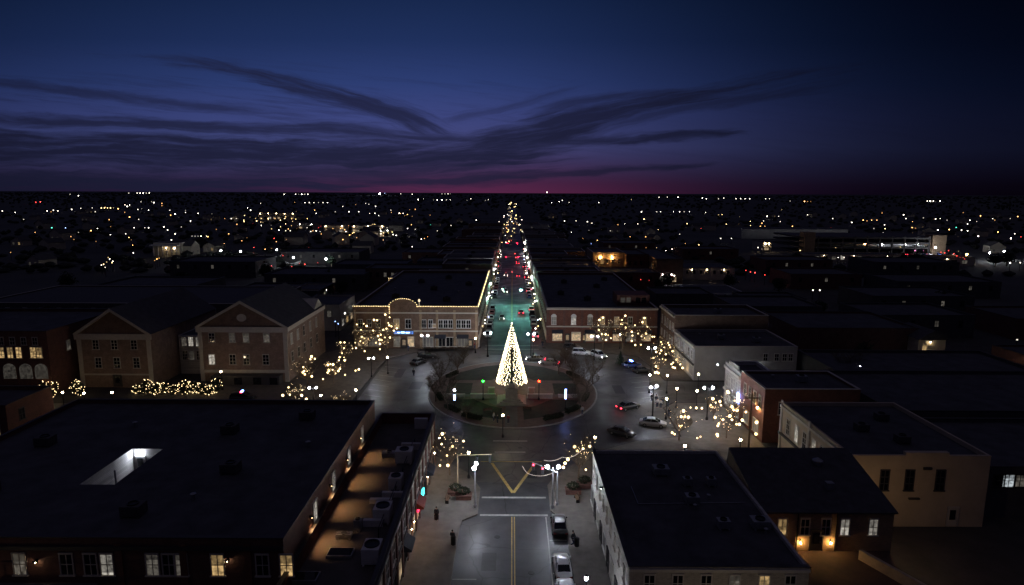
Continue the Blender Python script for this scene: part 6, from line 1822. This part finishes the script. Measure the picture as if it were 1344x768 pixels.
LABEL = {'w': ('tiny white lamp glowing on the dark plain beyond the town', 'white lamps on the dark plain'), 'o': ('tiny amber lamp glowing on the dark plain beyond the town', 'amber lamps on the dark plain'),
         'y': ('tiny yellow lamp in the lit fronts far out on the plain', 'yellow lamps on the dark plain'), 'r': ('tiny red lamp glowing on the dark plain beyond the town', 'red lamps on the dark plain'),
         'p': ('tiny pink lamp beyond the north street', 'pink lamps beyond the square'), 'g': ('tiny teal lamp glowing on the dark plain', 'teal lamps on the dark plain'), 'b': ('tiny blue lamp glowing beyond the square', 'blue lamps beyond the square'),
         'W': ('dazzling white floodlight on a pole beyond the square', 'white floodlights beyond the square'), 'V': ('small bluish white lamp on a pole among the dark roofs beyond the square', 'bluish lamps among the dark roofs'), 'O': ('strong amber floodlight on a pole beyond the square', 'amber floodlights beyond the square')}
FM = {}
def far_lamp(c, px, py):
    z = 5.5 if c in 'WOV' else 4.5
    # stand it on the plain where the line of sight comes down to lamp height
    x, y = gnd(px, py, z)
    d = math.hypot(x, y)
    if y <= 0 or d > 9000:
        z_ = CAM_H
        Y = 7000.0
        x, y, z = at(px, py, Y)
        z = max(z, 6.0)
        d = math.hypot(x, y)
    k = (c,)
    if k not in FM:
        FM[k] = MB().ball((0, 0, 0), 1.0, 7, 5).mesh('far_lamp', FAR[c])
        FM['post'] = MB().tube((0, 0, -1), (0, 0, -8), .05, .07, 4).mesh('post', 'metal_black')
    r = max(.16, d / 625 * .28) * rnd.uniform(.6, 1.45)
    if c in 'WO':
        r = max(.42, d / 625 * .55)
    o = put({'w': 'white_lamp', 'o': 'amber_lamp', 'y': 'yellow_lamp', 'r': 'red_lamp', 'p': 'pink_lamp', 'g': 'teal_lamp', 'b': 'blue_lamp', 'W': 'floodlight', 'V': 'pole_lamp', 'O': 'amber_floodlight'}[c], FM[k], None, (x, y, z), 0, (r, r, r))
    tag(o, LABEL[c][0], 'lamp', LABEL[c][1])
    if d < 900:
        p = put('post', MB().tube((0, 0, 0), (0, 0, -(z) / r), .08 / r, .12 / r, 5).mesh('post', 'metal_black'), o)
for line in DOTS.strip().split('\n'):
    c, *ps = line.split()
    for q in ps:
        px, py = map(float, q.split(','))
        far_lamp(c, px, py)
# lights of the north street running on to the horizon
for i in range(40):
    y = 440 * (2100 / 440) ** rnd.random()
    sx = rnd.choice((-1, 1))
    c = 'w' if rnd.random() < .5 else 'y'
    if FM.get((c,)) is None:
        FM[(c,)] = MB().ball((0, 0, 0), 1.0, 7, 5).mesh('far_lamp', FAR[c])
    r = max(.22, y / 625 * rnd.uniform(.16, .34))
    o = put('shop_lamp', FM[(c,)], None, (sx * (8.6 + rnd.uniform(-1, 1) * (1 if y < 700 else 4)), y, 3 + rnd.uniform(0, 4)), 0, (r, r, r))
    tag(o, 'tiny lamp in the cluster where the north street meets the horizon', 'lamp', 'lamps of the far north street')
for px, py in ((668, 283), (672, 291), (657, 300), (660, 297), (674, 300), (671, 310), (668, 317), (664, 318), (676, 306), (655, 291), (658, 309), (663, 309), (649, 315), (672, 277), (671, 285)):
    far_lamp('y' if rnd.random() < .6 else 'w', px, py)
rr_ = random.Random(8)
for cx, cy_, sx_, sy_, n_, c in ((360, 285, 22, 5, 16, 'y'), (425, 301, 30, 6, 22, 'o'), (490, 300, 26, 6, 16, 'y'), (310, 318, 40, 10, 12, 'o'), (160, 300, 90, 18, 18, 'o'), (520, 290, 30, 12, 10, 'o'), (668, 294, 5, 9, 22, 'y'), (668, 300, 6, 6, 10, 'o'), (830, 320, 30, 8, 14, 'o'), (900, 300, 70, 18, 14, 'y'), (1150, 315, 60, 8, 12, 'y'), (1240, 290, 70, 12, 12, 'o'), (395, 338, 30, 8, 8, 'r')):
    for i in range(n_):
        far_lamp(c, rr_.gauss(cx, sx_), max(262, rr_.gauss(cy_, sy_)))
for px, py in ((671, 316), (668, 316), (654, 330), (676, 333), (677, 338), (664, 358), (672, 357)):
    far_lamp('r', px, py)
# pale leafless tree lit by the floodlight among the dark blocks to the east
x, y = gnd(1127, 520)
bare_tree(x + 1.2, y + 6, 'leafless tree caught in the floodlight among dark roofs to the east', None, 1.2, 2, z=0)

# --- dark woods and gardens that read as one mass
r_ = random.Random(99)
wd = MB()
def clump(x, y, h, w):
    n_, k_ = 6, 4
    vs, fs = [], []
    z0 = h * .12
    for j in range(k_):
        f = j / (k_ - 1)
        rr = w * (.55, 1.0, .78, .12)[j]
        for i in range(n_):
            t = 2 * math.pi * i / n_
            q = rr * r_.uniform(.7, 1.2)
            vs.append((x + q * math.cos(t), y + q * math.sin(t), z0 + (h - z0) * f * r_.uniform(.9, 1.1)))
    for j in range(k_ - 1):
        for i in range(n_):
            fs.append((j * n_ + i, j * n_ + (i + 1) % n_, (j + 1) * n_ + (i + 1) % n_, (j + 1) * n_ + i))
    fs.append(tuple(range((k_ - 1) * n_, k_ * n_)))
    wd.add(vs, fs)
for i in range(5200):
    y = 300 * (12000 / 300) ** (r_.random() ** .9)
    x = r_.uniform(-.95, .95) * y
    if abs(x) < 45 and y < 1600:
        continue
    if 150 < x < 330 and 340 < y < 640:
        continue
    if y < 420 and abs(x) < 110:
        continue
    h = r_.uniform(2.0, 4.2) if y < 1600 else (r_.uniform(4, 9) if y < 5000 else r_.uniform(6, 17))
    clump(x, y, h, r_.uniform(2.2, 4.5) * (1 if y < 1500 else y / 1500))
tag(wd.build('woodland', mat('wood_mass', (.020, .023, .018), .95, .4, .05)), None, None, None, 'stuff')
# trees of the near dark gardens, each its own
r_ = random.Random(41)
DT = []
for s in range(4):
    mb = MB()
    rr = random.Random(s)
    for i in range(900):
        v = Vector((rr.gauss(0, 1), rr.gauss(0, 1), rr.gauss(0, 1))).normalized() * rr.random() ** .4
        lob = 1 + .25 * math.sin(3 * math.atan2(v.y, v.x) + s) + .2 * math.sin(5 * v.z + s)
        c = Vector((v.x * 2.6 * lob, v.y * 2.6 * lob, 4.6 + v.z * 2.9 * lob))
        d1 = Vector((rr.gauss(0, 1), rr.gauss(0, 1), rr.gauss(0, 1))).normalized() * .38
        d2 = d1.cross(Vector((rr.gauss(0, 1), rr.gauss(0, 1), rr.gauss(0, 1))).normalized())
        mb.add([c + d1, c + d2, c - d1 - d2], [(0, 1, 2)])
    tk = MB().tube((0, 0, 0), (0, 0, 3.4), .28, .2, 7).tube((0, 0, 2.4), (1.2, .3, 4.6), .14, .06, 5).tube((0, 0, 2.2), (-1.0, .5, 4.5), .14, .06, 5).tube((0, 0, 2.8), (.1, -1.1, 4.9), .12, .05, 5)
    DT.append((mb.mesh('crown', 'needles'), tk.mesh('trunk', 'bark')))
for i, (x, y, s) in enumerate(((-70, 158, .9), (-80, 164, 1), (-92, 160, 1), (-104, 165, .9), (-60, 206, 1), (-66, 238, 1), (-78, 262, 1.1), (-112, 282, 1.2), (-140, 262, 1), (-40, 334, 1), (-96, 330, 1), (-150, 330, 1.2), (60, 252, .9), (66, 262, 1), (58, 270, 1), (92, 262, 1), (108, 250, 1), (100, 200, .9), (92, 178, .9), (98, 160, .8), (96, 115, .9), (104, 108, 1), (112, 116, .9), (84, 145, .8), (130, 150, 1),
                                 (150, 215, 1.1), (170, 268, 1.1), (200, 330, 1.2), (218, 345, 1.1), (226, 348, 1.2), (268, 345, 1.2), (280, 352, 1.3), (160, 350, 1.1), (124, 296, 1), (86, 340, 1), (-180, 250, 1.1), (-128, 200, 1), (-118, 216, 1), (-136, 118, 1), (-128, 104, .9), (86, 96, .8), (80, 84, .8), (92, 78, .9))):
    t = thing('dark_tree', 'dark leafy tree in the unlit gardens beyond the square', 'tree', (x, y, 0), i, 'dark trees of the unlit gardens')
    put('crown', DT[i % 4][0], t); put('trunk', DT[i % 4][1], t)
    t.scale = (s, s, s * .85)
